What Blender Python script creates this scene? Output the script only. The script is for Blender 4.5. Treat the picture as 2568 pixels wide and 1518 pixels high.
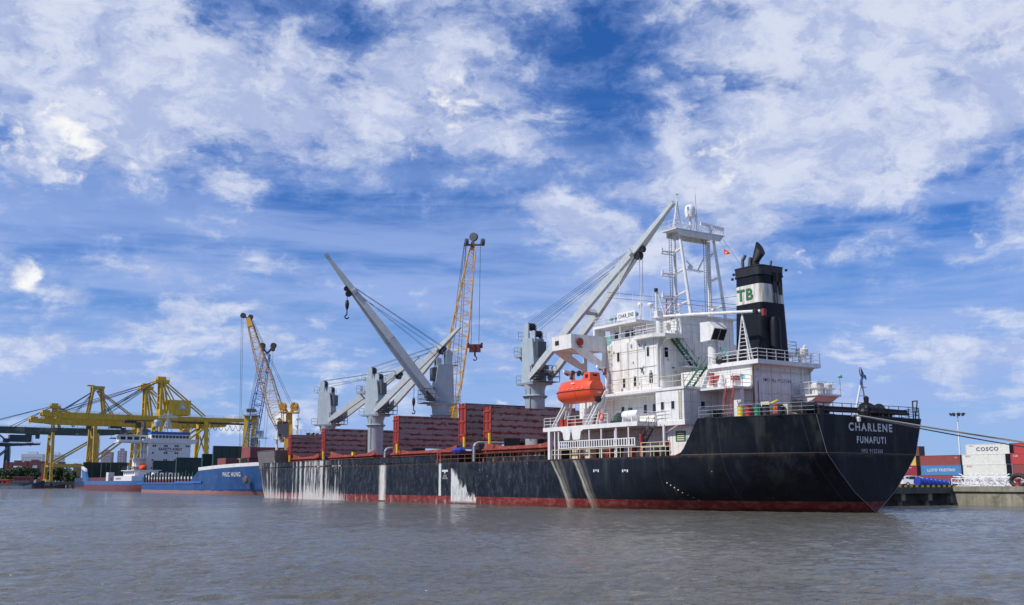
import bpy, bmesh, math, random
from math import sin, cos, tan, atan, atan2, radians, degrees, pi, sqrt
from mathutils import Vector, Matrix
random.seed(7)
S = bpy.context.scene
for o in list(bpy.data.objects): bpy.data.objects.remove(o)

# ------------------------------------------------------------------ camera
CAM_H = 2.5
PITCH = atan(453 / 2650)
cd = bpy.data.cameras.new('camera'); cam = bpy.data.objects.new('camera', cd); S.collection.objects.link(cam)
cam.location = (0, 0, CAM_H); cam.rotation_euler = (pi / 2 + PITCH, 0, 0)
cd.sensor_width = 36; cd.lens = 36 * 2650 / 2568; cd.clip_start = 0.5; cd.clip_end = 20000
S.camera = cam

# ------------------------------------------------------------------ light
SUN_EL = radians(46); SX, SY = -0.93, -0.40
sun_az = atan2(SX, SY)                       # clockwise from +Y
sd = bpy.data.lights.new('sun', 'SUN'); sd.energy = 4.2; sd.angle = radians(0.53); sd.color = (1, .955, .88)
sun = bpy.data.objects.new('sun', sd); S.collection.objects.link(sun)
n_ = sqrt(SX * SX + SY * SY)
sdir = Vector((SX / n_ * cos(SUN_EL), SY / n_ * cos(SUN_EL), sin(SUN_EL)))
sun.rotation_euler = sdir.to_track_quat('Z', 'Y').to_euler(); sun.location = (-100, -60, 120)
S.view_settings.view_transform = 'Standard'; S.view_settings.look = 'None'
S.view_settings.exposure = 0.0; S.view_settings.gamma = 1

class Nodes:
    """small helper for writing node graphs as expressions"""
    def __init__(s, tree): s.t = tree; s.n = tree.nodes; s.l = tree.links
    def put(s, sock, v):
        if isinstance(v, bpy.types.NodeSocket): s.l.new(v, sock)
        elif v is not None:
            if isinstance(v, (tuple, list)) and len(v) == 3 and sock.type == 'RGBA': v = (*v, 1)
            sock.default_value = v
    def m(s, op, a, b=None, c=None, clamp=False):
        n = s.n.new('ShaderNodeMath'); n.operation = op; n.use_clamp = clamp
        for i, v in enumerate((a, b, c)):
            if v is not None: s.put(n.inputs[i], v)
        return n.outputs[0]
    def vm(s, op, a, b=None):
        n = s.n.new('ShaderNodeVectorMath'); n.operation = op
        s.put(n.inputs[0], a)
        if b is not None: s.put(n.inputs[3] if op == 'SCALE' else n.inputs[1], b)
        return n.outputs['Value'] if op in ('DOT_PRODUCT', 'LENGTH') else n.outputs[0]
    def xyz(s, v):
        n = s.n.new('ShaderNodeSeparateXYZ'); s.put(n.inputs[0], v); return n.outputs[0], n.outputs[1], n.outputs[2]
    def vec(s, x, y, z):
        n = s.n.new('ShaderNodeCombineXYZ'); s.put(n.inputs[0], x); s.put(n.inputs[1], y); s.put(n.inputs[2], z); return n.outputs[0]
    def noise(s, v, scale, detail=4, rough=.55, dist=0.0, out=0):
        n = s.n.new('ShaderNodeTexNoise'); s.put(n.inputs['Vector'], v); n.inputs['Scale'].default_value = scale
        n.inputs['Detail'].default_value = detail; n.inputs['Roughness'].default_value = rough; n.inputs['Distortion'].default_value = dist
        return n.outputs[out]
    def mix(s, f, a, b, mode='MIX'):
        n = s.n.new('ShaderNodeMix'); n.data_type = 'RGBA'; n.blend_type = mode
        s.put(n.inputs[0], f); s.put(n.inputs[6], a); s.put(n.inputs[7], b); return n.outputs[2]
    def step(s, v, a, b, lo=0.0, hi=1.0):
        n = s.n.new('ShaderNodeMapRange'); n.interpolation_type = 'SMOOTHSTEP'
        s.put(n.inputs[0], v); n.inputs[1].default_value = a; n.inputs[2].default_value = b
        n.inputs[3].default_value = lo; n.inputs[4].default_value = hi; return n.outputs[0]
    def ramp(s, v, stops, interp='LINEAR'):
        n = s.n.new('ShaderNodeValToRGB'); s.put(n.inputs[0], v); r = n.color_ramp; r.interpolation = interp
        while len(r.elements) < len(stops): r.elements.new(.5)
        for e, (p, c) in zip(r.elements, stops):
            e.position = p; e.color = (c, c, c, 1) if not isinstance(c, tuple) else (*c, 1)
        return n.outputs[0]

# ------------------------------------------------------------------ sky
def make_world():
    w = bpy.data.worlds.new('World'); S.world = w; w.use_nodes = True
    t = w.node_tree; t.nodes.clear(); N = Nodes(t)
    sky = t.nodes.new('ShaderNodeTexSky'); sky.sky_type = 'NISHITA'; sky.sun_disc = False
    sky.sun_elevation = SUN_EL; sky.sun_rotation = sun_az; sky.dust_density = .4; sky.ozone_density = 2.2; sky.air_density = 1.0
    tc = t.nodes.new('ShaderNodeTexCoord'); d = N.vm('NORMALIZE', tc.outputs['Generated'])
    x, y, z = N.xyz(d)
    zc = N.m('MAXIMUM', z, 0.0)
    # clouds lie on a flat layer above the river: project each direction on it
    k = N.m('ADD', zc, .20)
    px = N.m('DIVIDE', x, k); py = N.m('DIVIDE', y, k)
    P = N.vec(px, py, 3.3)
    big = N.noise(P, 1.1, 3, .5, .3)
    warp = N.vm('SCALE', N.noise(P, 2.2, 3, .5, out=1), 0.16)
    Pw = N.vm('ADD', P, warp)
    mid = N.noise(Pw, 2.6, 5, .55, .2)
    Pr = N.vm('ADD', N.vm('MULTIPLY', Pw, (1.0, 1.25, 1.0)), (17.0, 3.0, 0))
    # cotton-like clumps: warped cells on the sky sphere
    ds = N.vm('MULTIPLY', d, (1, 1, 1.55)); dw = N.vm('ADD', ds, N.vm('SCALE', N.noise(ds, 7.0, 6, .6, out=1), .16))
    vo = t.nodes.new('ShaderNodeTexVoronoi'); vo.feature = 'SMOOTH_F1'; vo.inputs['Scale'].default_value = 15.0; vo.inputs['Smoothness'].default_value = .6
    t.links.new(dw, vo.inputs['Vector']); cell = N.m('SUBTRACT', .5, N.m('MULTIPLY', N.m('SUBTRACT', vo.outputs['Distance'], .42), .62))
    wisp = N.noise(Pr, 8.5, 9, .60, .2); soft = N.noise(dw, 18.0, 10, .62)
    fine = N.m('ADD', N.m('MULTIPLY', cell, .26), N.m('ADD', N.m('MULTIPLY', wisp, .26), N.m('MULTIPLY', soft, .48)))
    # banks of cloud and clear lanes by direction (azimuth, elevation in degrees, size, amount)
    def el(az, e): a, e = radians(az), radians(e); return (sin(a) * cos(e), cos(a) * cos(e), sin(e))
    cov = None
    for az, e, kk, amt in SPOTS:
        dt = N.vm('DOT_PRODUCT', d, el(az, e))
        g = N.m('MULTIPLY', N.m('EXPONENT', N.m('MULTIPLY', N.m('SUBTRACT', dt, 1.0), kk)), amt)
        cov = g if cov is None else N.m('ADD', cov, g)
    dens = N.m('ADD', N.m('MULTIPLY', mid, .38), N.m('MULTIPLY', fine, .62))
    dens = N.m('ADD', dens, N.m('MULTIPLY', N.m('SUBTRACT', big, .5), .20))
    dens = N.m('ADD', dens, cov)
    a1 = N.m('MULTIPLY', N.step(dens, .412, .590), N.step(z, .02, .12, .55, 1.0))
    # low streaks of haze cloud nearer the horizon
    Ps = N.vec(N.m('MULTIPLY', N.m('ARCTAN2', x, y), 3.0), N.m('MULTIPLY', zc, 26.0), 0.0)
    Ps = N.vm('ADD', Ps, N.vm('SCALE', N.noise(Ps, 1.0, 3, .5, out=1), .7))
    st = N.step(N.noise(Ps, 1.0, 7, .6, .3), .33, .62)
    st = N.m('MULTIPLY', st, N.m('MULTIPLY', N.step(z, .40, .16), N.step(z, .0, .05, .7, 1)))
    st = N.m('MULTIPLY', st, .92)
    a = N.m('SUBTRACT', 1.0, N.m('MULTIPLY', N.m('SUBTRACT', 1.0, a1), N.m('SUBTRACT', 1.0, st)))
    # small heaped clouds with crisp lit edges
    pn = N.noise(N.vm('MULTIPLY', d, (1, 1, 1.5)), 38, 8, .60, .35)
    puff = None
    for az, e, kk, amt in PUFFS:
        dt = N.vm('DOT_PRODUCT', d, el(az, e))
        g = N.m('MULTIPLY', N.m('EXPONENT', N.m('MULTIPLY', N.m('SUBTRACT', dt, 1.0), kk)), amt)
        puff = g if puff is None else N.m('MAXIMUM', puff, g)
    pa = N.step(N.m('ADD', N.m('MULTIPLY', N.m('SUBTRACT', pn, .5), 1.7), puff), .34, .85)
    # cloud colour: sunlit white, thicker parts lilac grey
    thick = N.step(N.noise(N.vm('ADD', dw, (.01, .006, .02)), 17.0, 10, .64), .38, .62)
    cl = N.mix(thick, (.46, .54, .79, 1), (.73, .78, .92, 1))
    cl = N.mix(N.step(a1, .20, .95), (.34, .47, .82, 1), cl)
    pc = N.mix(N.step(pn, .36, .60), (.60, .65, .82, 1), (.95, .95, .96, 1))
    # clear air: physical sky, its blue deepened a little as in the photograph
    blue = N.vm('SCALE', sky.outputs[0], SKY_S)
    blue = N.mix(1.0, blue, (.22, .56, 1.12, 1), 'MULTIPLY')
    hz = N.step(z, .26, -.04)
    blue = N.mix(N.m('MULTIPLY', hz, .8), blue, (.38, .55, .88, 1))
    col = N.mix(N.m('MULTIPLY', a, .90), blue, cl)
    col = N.mix(pa, col, pc)
    bg = t.nodes.new('ShaderNodeBackground'); out = t.nodes.new('ShaderNodeOutputWorld')
    t.links.new(N.vm('SCALE', col, 1.0 / SKY_S), bg.inputs[0]); bg.inputs[1].default_value = SKY_S
    t.links.new(bg.outputs[0], out.inputs[0])
SKY_S = 0.10
# azimuth / elevation of clear (negative) and cloudy (positive) regions
SPOTS = [(-21.5, 16.8, 150, .10), (-22, 12.3, 500, -.13), (-16, 21, 60, .035), (-7, 12.8, 260, -.08), (-2, 15.0, 400, -.08), (-12, 14.6, 900, -.07), (-8, 18.4, 500, .07), (0, 18.0, 500, .06), (-17.6, 16.3, 1500, -.07), (3.5, 22.8, 350, -.045), (7.5, 23.5, 400, -.05), (-3, 17.5, 300, .05), (6, 12.5, 400, .03), (-9, 25.3, 500, -.07),
         (19, 19.5, 90, .09), (14, 11.5, 260, -.09), (11, 16.8, 300, .07), (-4, 21, 400, .05), (-13, 9.8, 300, .03), (25, 12.0, 500, -.06), (18, 24, 300, .03)]
PUFFS = [(-25.2, 10.3, 7000, 1.0), (-3.4, 20.8, 1900, .52), (12.3, 17.0, 1400, .46), (15.3, 11.8, 2600, .38), (-12.3, 3.0, 5200, .75), (-9.9, 2.9, 6000, .55), (-15, 3.0, 5000, .5), (20.5, 15.2, 3500, .42), (24.5, 12.2, 4000, .36),
         (-24, 17.0, 500, .50), (-19.5, 16.2, 1200, .34), (-12.5, 11.8, 3000, .34), (-6.0, 18.5, 1500, .22), (9.0, 14.9, 2500, .25), (0.0, 3.6, 4000, .4)]
make_world()

# ------------------------------------------------------------------ frames
# the moored ship and the quay run along F, away from the camera to the left; R points from the river to the land
AZ = atan(-1754 / (2650 / cos(PITCH)))
Fv = Vector((sin(AZ), cos(AZ), 0)); Rv = Vector((cos(AZ), -sin(AZ), 0))
ROT_VU = -AZ                       # local x = R, local y = F
def W(v, u, z=0.0): return Rv * v + Fv * u + Vector((0, 0, z))
def U(px, v):                      # distance along the quay at which a line of constant v is seen at that bearing
    return v / tan(atan((px - 1284) / 2689) - AZ)
def V(px, u): return u * tan(atan((px - 1284) / 2689) - AZ)
def Zh(py, v, u):                  # height of a point seen at that elevation, standing at (v, u)
    return CAM_H + (1212 - py) / 2689 * W(v, u).y

# ------------------------------------------------------------------ mesh helper
class MB:
    def __init__(s): s.bm = bmesh.new()
    def face(s, pts):
        vs = [s.bm.verts.new(p) for p in pts]
        try: return s.bm.faces.new(vs)
        except ValueError: return None
    def box(s, x0, x1, y0, y1, z0, z1):
        if x0 > x1: x0, x1 = x1, x0
        if y0 > y1: y0, y1 = y1, y0
        if z0 > z1: z0, z1 = z1, z0
        v = [s.bm.verts.new(p) for p in ((x0, y0, z0), (x1, y0, z0), (x1, y1, z0), (x0, y1, z0), (x0, y0, z1), (x1, y0, z1), (x1, y1, z1), (x0, y1, z1))]
        for f in ((3, 2, 1, 0), (4, 5, 6, 7), (0, 1, 5, 4), (1, 2, 6, 5), (2, 3, 7, 6), (3, 0, 4, 7)): s.bm.faces.new([v[i] for i in f])
        return s
    def loft(s, rings, caps=True, closed=True):
        R = [[s.bm.verts.new(p) for p in r] for r in rings]
        for a, b in zip(R, R[1:]):
            n = len(a)
            for i in range(n if closed else n - 1):
                j = (i + 1) % n
                try: s.bm.faces.new((a[i], a[j], b[j], b[i]))
                except ValueError: pass
        if caps and closed:
            s.bm.faces.new(list(reversed(R[0]))); s.bm.faces.new(R[-1])
        return s
    def beam(s, a, b, w, h, w2=None, h2=None, up=(0, 0, 1)):
        a, b = Vector(a), Vector(b); d = (b - a).normalized(); up = Vector(up)
        if abs(d.dot(up)) > .98: up = Vector((1, 0, 0))
        sd_ = d.cross(up).normalized(); u = sd_.cross(d).normalized()
        w2 = w if w2 is None else w2; h2 = h if h2 is None else h2
        r = [[p + sd_ * (i * ww / 2) + u * (j * hh / 2) for i, j in ((-1, -1), (1, -1), (1, 1), (-1, 1))] for p, ww, hh in ((a, w, h), (b, w2, h2))]
        return s.loft(r)
    def tube(s, a, b, r0, r1=None, n=6, caps=True):
        a, b = Vector(a), Vector(b); r1 = r0 if r1 is None else r1
        if (b - a).length < 1e-6: return s
        d = (b - a).normalized(); up = Vector((0, 0, 1)) if abs(d.z) < .95 else Vector((1, 0, 0))
        e = d.cross(up).normalized(); f = d.cross(e)
        return s.loft([[p + e * (r * cos(2 * pi * i / n)) + f * (r * sin(2 * pi * i / n)) for i in range(n)] for p, r in ((a, r0), (b, r1))], caps)
    def path(s, pts, r, n=6):
        for a, b in zip(pts, pts[1:]): s.tube(a, b, r, n=n)
        return s
    def lathe(s, c, prof, n=16, axis=(0, 0, 1)):
        c = Vector(c); q = Vector((0, 0, 1)).rotation_difference(Vector(axis))
        return s.loft([[c + q @ Vector((r * cos(2 * pi * i / n), r * sin(2 * pi * i / n), z)) for i in range(n)] for r, z in prof])
    def prism(s, pts, a, b):       # polygon pts (3D) swept from offset a to offset b
        a, b = Vector(a), Vector(b)
        return s.loft([[Vector(p) + a for p in pts], [Vector(p) + b for p in pts]])
    def rail(s, pts, h=1.05, bars=3, gap=1.6, r=.028, base=0.0):
        for a, b in zip(pts, pts[1:]):
            a, b = Vector(a), Vector(b); L = (b - a).length; k = max(1, int(round(L / gap)))
            for i in range(k + 1):
                p = a.lerp(b, i / k); s.tube(p, p + Vector((0, 0, h)), r * 1.15, n=5)
            for j in range(bars):
                o = Vector((0, 0, h * (j + 1) / bars)); s.tube(a + o, b + o, r, n=5)
        return s
    def stair(s, a, b, w, side, n=10, t=.06, rails=True):   # a bottom, b top, side: unit vector across
        a, b, q = Vector(a), Vector(b), Vector(side).normalized() * (w / 2)
        for k in (-1, 1): s.beam(a + q * k, b + q * k, .05, .22)
        for i in range(1, n):
            p = a.lerp(b, i / n); s.beam(p - q, p + q, .22, .04)
        if rails:
            for k in (-1, 1):
                o = Vector((0, 0, .85)); s.tube(a + q * k + o, b + q * k + o, .025, n=5)
                for i in (0, 1, 2): p = a.lerp(b, i / 2) + q * k; s.tube(p, p + o, .025, n=5)
        return s
    def lattice(s, a, b, w0, w1, seg, rc, rd, up=(0, 0, 1), mid=None):
        a, b = Vector(a), Vector(b); d = (b - a).normalized(); up = Vector(up)
        if abs(d.dot(up)) > .995: up = Vector((1, 0, 0))
        e = d.cross(up).normalized(); f = e.cross(d).normalized()
        def ring(t):
            if mid is None: w = w0 + (w1 - w0) * t
            else: w = w0 + (mid - w0) * min(1, t * 5) if t < .5 else mid + (w1 - mid) * max(0, (t - .5) * 2)
            c = a.lerp(b, t); return [c + (e * i + f * j) * (w / 2) for i, j in ((-1, -1), (1, -1), (1, 1), (-1, 1))]
        prev = ring(0)
        for k in range(1, seg + 1):
            cur = ring(k / seg)
            for i in range(4):
                j = (i + 1) % 4
                s.tube(prev[i], cur[i], rc, n=5)
                if k % 2: s.tube(prev[i], cur[j], rd, n=4)
                else: s.tube(prev[j], cur[i], rd, n=4)
                if k % 3 == 0: s.tube(cur[i], cur[j], rd, n=4)
            prev = cur
        return s
    def build(s, name, mat=None, parent=None, smooth=False, fix=True, label=None):
        if fix: bmesh.ops.recalc_face_normals(s.bm, faces=s.bm.faces)
        me = bpy.data.meshes.new(name); s.bm.to_mesh(me); s.bm.free()
        if smooth:
            for p in me.polygons: p.use_smooth = True
            me.set_sharp_from_angle(angle=radians(35))
        o = bpy.data.objects.new(name, me); S.collection.objects.link(o)
        if mat: me.materials.append(M[mat] if isinstance(mat, str) else mat)
        if parent: o.parent = parent
        if label: o['label'] = label
        return o
def each(w, name, mat, parent=None, eps=.03, smooth=False):
    """build every separate piece drawn into w as an object of its own (pieces whose boxes touch stay together)"""
    bm = w.bm; bm.verts.ensure_lookup_table(); seen = set(); isl = []
    for v in bm.verts:
        if v in seen: continue
        st = [v]; seen.add(v); g = []
        while st:
            q = st.pop(); g.append(q)
            for e in q.link_edges:
                o = e.other_vert(q)
                if o not in seen: seen.add(o); st.append(o)
        lo = [min(p.co[i] for p in g) - eps for i in range(3)]; hi = [max(p.co[i] for p in g) + eps for i in range(3)]
        isl.append([g, lo, hi])
    done = False
    while not done:
        done = True
        for i in range(len(isl)):
            for j in range(i + 1, len(isl)):
                a, b = isl[i], isl[j]
                if all(a[1][k] <= b[2][k] and b[1][k] <= a[2][k] for k in range(3)):
                    a[0] += b[0]; a[1] = [min(x, y) for x, y in zip(a[1], b[1])]; a[2] = [max(x, y) for x, y in zip(a[2], b[2])]; isl.pop(j); done = False; break
            if not done: break
    out = []
    for g, _, _ in isl:
        n = MB(); mp = {v: n.bm.verts.new(v.co) for v in g}; fs = {f for v in g for f in v.link_faces}
        for f in fs: n.bm.faces.new([mp[v] for v in f.verts])
        out.append(n.build(name, mat, parent, smooth))
    bm.free(); return out
def tag(o, label, cat, group=None, kind=None):
    if label: o['label'] = label
    if cat: o['category'] = cat
    if group: o['group'] = group
    if kind: o['kind'] = kind
    return o
def thing(name, label, cat, loc=(0, 0, 0), rz=0.0, group=None):
    o = bpy.data.objects.new(name, None); S.collection.objects.link(o); o.location = loc; o.rotation_euler = (0, 0, rz)
    o.empty_display_size = .5
    return tag(o, label, cat, group)
def text(name, s, size, origin, right, up, mat, parent, extrude=.008, width=None, bold=.012, space=1.18):
    """real lettering: font outline turned into a thin solid, standing on a surface; origin = centre of the word"""
    c = bpy.data.curves.new(name, 'FONT'); c.body = s; c.size = 1; c.extrude = 0; c.offset = bold; c.space_character = space; c.align_x = 'CENTER'; c.align_y = 'CENTER'
    t = bpy.data.objects.new(name + '_font', c); S.collection.objects.link(t)
    me = bpy.data.meshes.new_from_object(t.evaluated_get(bpy.context.evaluated_depsgraph_get()))
    bpy.data.objects.remove(t); bpy.data.curves.remove(c)
    xs = [v.co.x for v in me.vertices]; ys = [v.co.y for v in me.vertices]
    cx, cy = (min(xs) + max(xs)) / 2, (min(ys) + max(ys)) / 2
    ky = size / (max(ys) - min(ys)); kx = ky if width is None else width / (max(xs) - min(xs))
    r, u = Vector(right).normalized(), Vector(up).normalized(); nrm = r.cross(u); og = Vector(origin) + nrm * extrude
    for v in me.vertices: v.co = og + r * ((v.co.x - cx) * kx) + u * ((v.co.y - cy) * ky)
    me.materials.clear(); me.materials.append(M[mat])
    o = bpy.data.objects.new(name, me); S.collection.objects.link(o); o.parent = parent
    return o

# ------------------------------------------------------------------ materials
M = {}
def mat(name, col, rough=.5, metal=0.0, var=.12, vscale=1.2, rust=0.0, streak=0.0, seams=None, dirt=None, bump=0.0, bscale=20, spec=.5, wcol=None, wamt=0.0, wscale=1.0, corr=None):
    m = bpy.data.materials.new(name); m.use_nodes = True; t = m.node_tree; N = Nodes(t)
    b = t.nodes['Principled BSDF']; b.inputs['Roughness'].default_value = rough; b.inputs['Metallic'].default_value = metal
    b.inputs['Specular IOR Level'].default_value = spec
    co = t.nodes.new('ShaderNodeTexCoord').outputs['Object']; x, y, z = N.xyz(co)
    c = (*col, 1)
    if var:
        f = N.noise(co, vscale, 5, .6); k = N.step(f, .25, .75, 1 - var, 1 + var)
        c = N.mix(1.0, c, N.vec(k, k, k), 'MULTIPLY')
    if wcol:
        f = N.noise(N.vec(N.m('MULTIPLY', x, wscale), N.m('MULTIPLY', y, wscale), N.m('MULTIPLY', z, wscale * 1.3)), 1, 7, .65)
        c = N.mix(N.m('MULTIPLY', N.step(f, .5, .64), wamt), c, (*wcol, 1))
    if dirt:   # vertical dirty runs
        f = N.noise(N.vec(N.m('MULTIPLY', x, 2.6), N.m('MULTIPLY', y, 2.6), N.m('MULTIPLY', z, .16)), 1, 5, .62)
        c = N.mix(N.m('MULTIPLY', N.step(f, .48, .72), dirt[1]), c, (*dirt[0], 1))
    if rust:
        f = N.noise(co, 2.3, 8, .7, .4); g = N.noise(N.vec(N.m('MULTIPLY', x, 4), N.m('MULTIPLY', y, 4), N.m('MULTIPLY', z, .35)), 1, 5, .6)
        k = N.m('MAXIMUM', N.step(f, .60, .72), N.m('MULTIPLY', N.step(g, .60, .74), streak))
        c = N.mix(N.m('MULTIPLY', k, rust), c, (.16, .055, .018, 1))
    if seams:
        sx, sz, amt = seams
        q = N.m('ADD', N.m('MULTIPLY', x, 1.0), N.m('MULTIPLY', y, 1.0))
        fx = N.m('ABSOLUTE', N.m('SUBTRACT', N.m('FRACT', N.m('DIVIDE', q, sx)), .5)); fz = N.m('ABSOLUTE', N.m('SUBTRACT', N.m('FRACT', N.m('DIVIDE', z, sz)), .5))
        k = N.m('MAXIMUM', N.m('LESS_THAN', fx, .03 / sx), N.m('LESS_THAN', fz, .025 / sz))
        k = N.m('MULTIPLY', k, N.step(N.noise(co, .9, 3, .5), .35, .6, .35, 1.0))
        c = N.mix(N.m('MULTIPLY', k, amt), c, (.16, .14, .13, 1))
    N.put(b.inputs['Base Color'], c)
    h = None
    if corr:
        h = N.m('MULTIPLY', N.m('SINE', N.m('MULTIPLY', N.m('ADD', x, y), 2 * pi / corr)), .5)
    if bump:
        h2 = N.noise(co, bscale, 4, .6); h = h2 if h is None else N.m('ADD', h, h2)
    if h is not None:
        bn = t.nodes.new('ShaderNodeBump'); bn.inputs['Strength'].default_value = bump or .6; bn.inputs['Distance'].default_value = .04
        t.links.new(h, bn.inputs['Height']); t.links.new(bn.outputs[0], b.inputs['Normal'])
    M[name] = m; return m
mat('white', (.74, .73, .70), .45, dirt=((.47, .41, .33), .6), rust=.75, streak=.4, var=.10, seams=(1.34, 2.9, .7))
mat('white_plain', (.72, .71, .69), .45, dirt=((.46, .40, .33), .5), rust=.6, streak=.4, var=.08)
mat('white_clean', (.78, .78, .78), .35, var=.04)
mat('cream', (.62, .55, .38), .5, rust=.5, streak=.6, var=.1)
mat('grey_paint', (.36, .42, .46), .42, dirt=((.22, .24, .26), .35), rust=.12, streak=.2, var=.08)
mat('grey_boom', (.46, .50, .51), .42, rust=.15, var=.10)
mat('dark_grey', (.07, .075, .085), .5)
mat('black', (.012, .012, .014), .5, var=.3)
mat('glass', (.012, .016, .022), .08, var=0)
mat('cable', (.03, .035, .045), .5, var=0)
mat('red_deck', (.24, .045, .03), .6, rust=.6, streak=.5, wcol=(.42, .16, .11), wamt=.5, wscale=1.1)
mat('red_paint', (.30, .035, .025), .5, rust=.3)
mat('orange', (.78, .085, .025), .38, dirt=((.55, .10, .05), .3), var=.05)
mat('green_paint', (.03, .12, .07), .5, rust=.2)
mat('yellow', (.78, .52, .02), .45, rust=.3, var=.08)
mat('rope', (.48, .46, .42), .8, bump=.4)
mat('rope_dark', (.10, .10, .11), .8)
mat('rubber', (.018, .018, .02), .7)
mat('teal', (.14, .42, .40), .5)
mat('blue_tarp', (.012, .045, .34), .5, bump=.8, bscale=3, var=.25)
mat('yellow_crane', (.60, .40, .025), .5, dirt=((.20, .12, .03), .7), rust=.35, streak=.8, var=.12, vscale=.3)
mat('orange_crane', (.64, .34, .04), .5, dirt=((.3, .15, .04), .4), rust=.3, var=.1)
mat('blue_crane', (.035, .12, .38), .5, rust=.2)
mat('green_crane', (.03, .07, .065), .6, dirt=((.16, .10, .08), .6), rust=.3, wcol=(.30, .28, .26), wamt=.5, wscale=.12)
mat('brown_steel', (.13, .085, .05), .6, rust=.4)
mat('maroon_steel', (.13, .03, .035), .6)
mat('dark_green', (.016, .045, .035), .5, dirt=((.05, .07, .06), .5), rust=.15)
mat('concrete', (.25, .235, .185), .85, dirt=((.11, .10, .075), .75), var=.3, vscale=.4, bump=.7, bscale=4, wcol=(.09, .085, .06), wamt=.75, wscale=.5)
mat('joint_shade_concrete', (.10, .10, .09), .9, var=.3, wcol=(.03, .03, .03), wamt=.6, wscale=.5)
mat('green_letters', (.03, .135, .06), .5, rust=.2)
mat('letters_white', (.62, .62, .62), .5, var=.1, vscale=6, rust=.2)
mat('letters_black', (.02, .02, .025), .5)
mat('letters_navy', (.015, .03, .10), .5)
mat('letters_red', (.5, .03, .03), .5)
mat('bead_grey', (.30, .31, .32), .5, rust=.4)
mat('letters_cream', (.60, .52, .36), .5, rust=.6)
def hull_material():
    m = bpy.data.materials.new('hull_paint'); m.use_nodes = True; t = m.node_tree; N = Nodes(t)
    b = t.nodes['Principled BSDF']; co = t.nodes.new('ShaderNodeTexCoord').outputs['Object']; x, y, z = N.xyz(co)
    low = N.noise(co, .35, 5, .6); scuff = N.noise(N.vec(N.m('MULTIPLY', x, .7), y, N.m('MULTIPLY', z, .35)), 2.2, 8, .7)
    c = N.mix(N.step(low, .3, .7), (.004, .006, .011, 1), (.010, .014, .023, 1))
    worn = N.m('MULTIPLY', N.step(scuff, .45, .70), N.step(x, 20, 45))
    c = N.mix(N.m('MULTIPLY', worn, .55), c, (.075, .085, .105, 1))
    # old vertical runs on the poop and quarter
    vr = N.noise(N.vec(N.m('MULTIPLY', x, .75), N.m('MULTIPLY', y, .75), N.m('MULTIPLY', z, .05)), 1.0, 6, .65)
    c = N.mix(N.m('MULTIPLY', N.m('MULTIPLY', N.step(vr, .50, .68), .65), N.step(z, .9, 5.0)), c, (.050, .056, .056, 1))
    c = N.mix(N.m('MULTIPLY', N.m('MULTIPLY', N.step(N.noise(co, .55, 7, .68), .52, .70), .5), N.step(x, 30, 2)), c, (.045, .040, .024, 1))
    # plate seams
    f1 = N.m('LESS_THAN', N.m('ABSOLUTE', N.m('SUBTRACT', z, 5.05)), .022)
    c = N.mix(N.m('MULTIPLY', f1, N.m('MULTIPLY', N.m('LESS_THAN', x, 15.2), .5)), c, (.25, .27, .27, 1))
    fx = N.m('LESS_THAN', N.m('ABSOLUTE', N.m('SUBTRACT', N.m('FRACT', N.m('DIVIDE', x, 7.3)), .5)), .004)
    c = N.mix(N.m('MULTIPLY', fx, .35), c, (.08, .08, .09, 1))
    # boot topping
    zz = N.m('ADD', z, N.m('MULTIPLY', N.m('SUBTRACT', N.noise(co, 1.4, 4, .6), .5), .06))
    red = N.m('LESS_THAN', zz, .93)
    rc = N.mix(N.step(N.noise(N.vec(N.m('MULTIPLY', x, .9), y, N.m('MULTIPLY', z, 1.5)), 1.3, 6, .65), .4, .7), (.15, .018, .018, 1), (.27, .075, .065, 1))
    c = N.mix(red, c, rc)
    # pale brown silt at the waterline
    c = N.mix(N.m('MULTIPLY', N.step(z, .32, .05), .55), c, (.07, .05, .03, 1))
    # white runs of dust and cement: mostly on the forward holds
    dn = N.ramp(N.m('DIVIDE', x, 150), [(0, 0), (.225, 0), (.25, .36), (.36, .50), (.50, .50), (.575, .54), (.585, .62), (.61, .84), (.67, .96), (.70, .90), (.73, .66), (.78, .78), (.84, .90), (.90, .80), (1, .6)])
    xs = N.m('ADD', x, N.m('MULTIPLY', N.m('SUBTRACT', N.noise(co, .8, 3, .5), .5), .25))
    s1 = N.noise(N.vec(N.m('MULTIPLY', xs, .95), 0.0, N.m('MULTIPLY', z, .05)), 1.0, 5, .62)
    s2 = N.noise(N.vec(N.m('MULTIPLY', xs, 5.0), 4.0, N.m('MULTIPLY', z, .45)), 1.0, 7, .68)
    s = N.m('ADD', N.m('MULTIPLY', s1, .62), N.m('MULTIPLY', s2, .38))
    fade = N.step(z, -.5, 2.5, .10, 0.0)
    thr = N.m('SUBTRACT', N.m('SUBTRACT', .80, fade), N.m('MULTIPLY', dn, .36))
    k = N.step(N.m('SUBTRACT', s, thr), .0, .085)
    k = N.m('MULTIPLY', k, N.step(dn, .02, .15))
    k = N.m('MULTIPLY', k, N.step(N.noise(co, 7, 5, .7), .30, .52, .35, 1.0))
    wh = N.mix(N.noise(co, 3, 4, .6), (.42, .42, .42, 1), (.72, .70, .66, 1))
    c = N.mix(N.m('MULTIPLY', k, .92), c, wh)
    # chips and short scrapes
    ch = N.noise(N.vec(N.m('MULTIPLY', x, 2.3), 1.0, N.m('MULTIPLY', z, 1.1)), 1.6, 9, .72)
    c = N.mix(N.m('MULTIPLY', N.step(ch, .60, .70), N.m('MULTIPLY', N.step(x, 34, 44), N.step(N.noise(co, .22, 4, .6), .42, .60, .10, .95))), c, (.40, .42, .44, 1))
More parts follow.
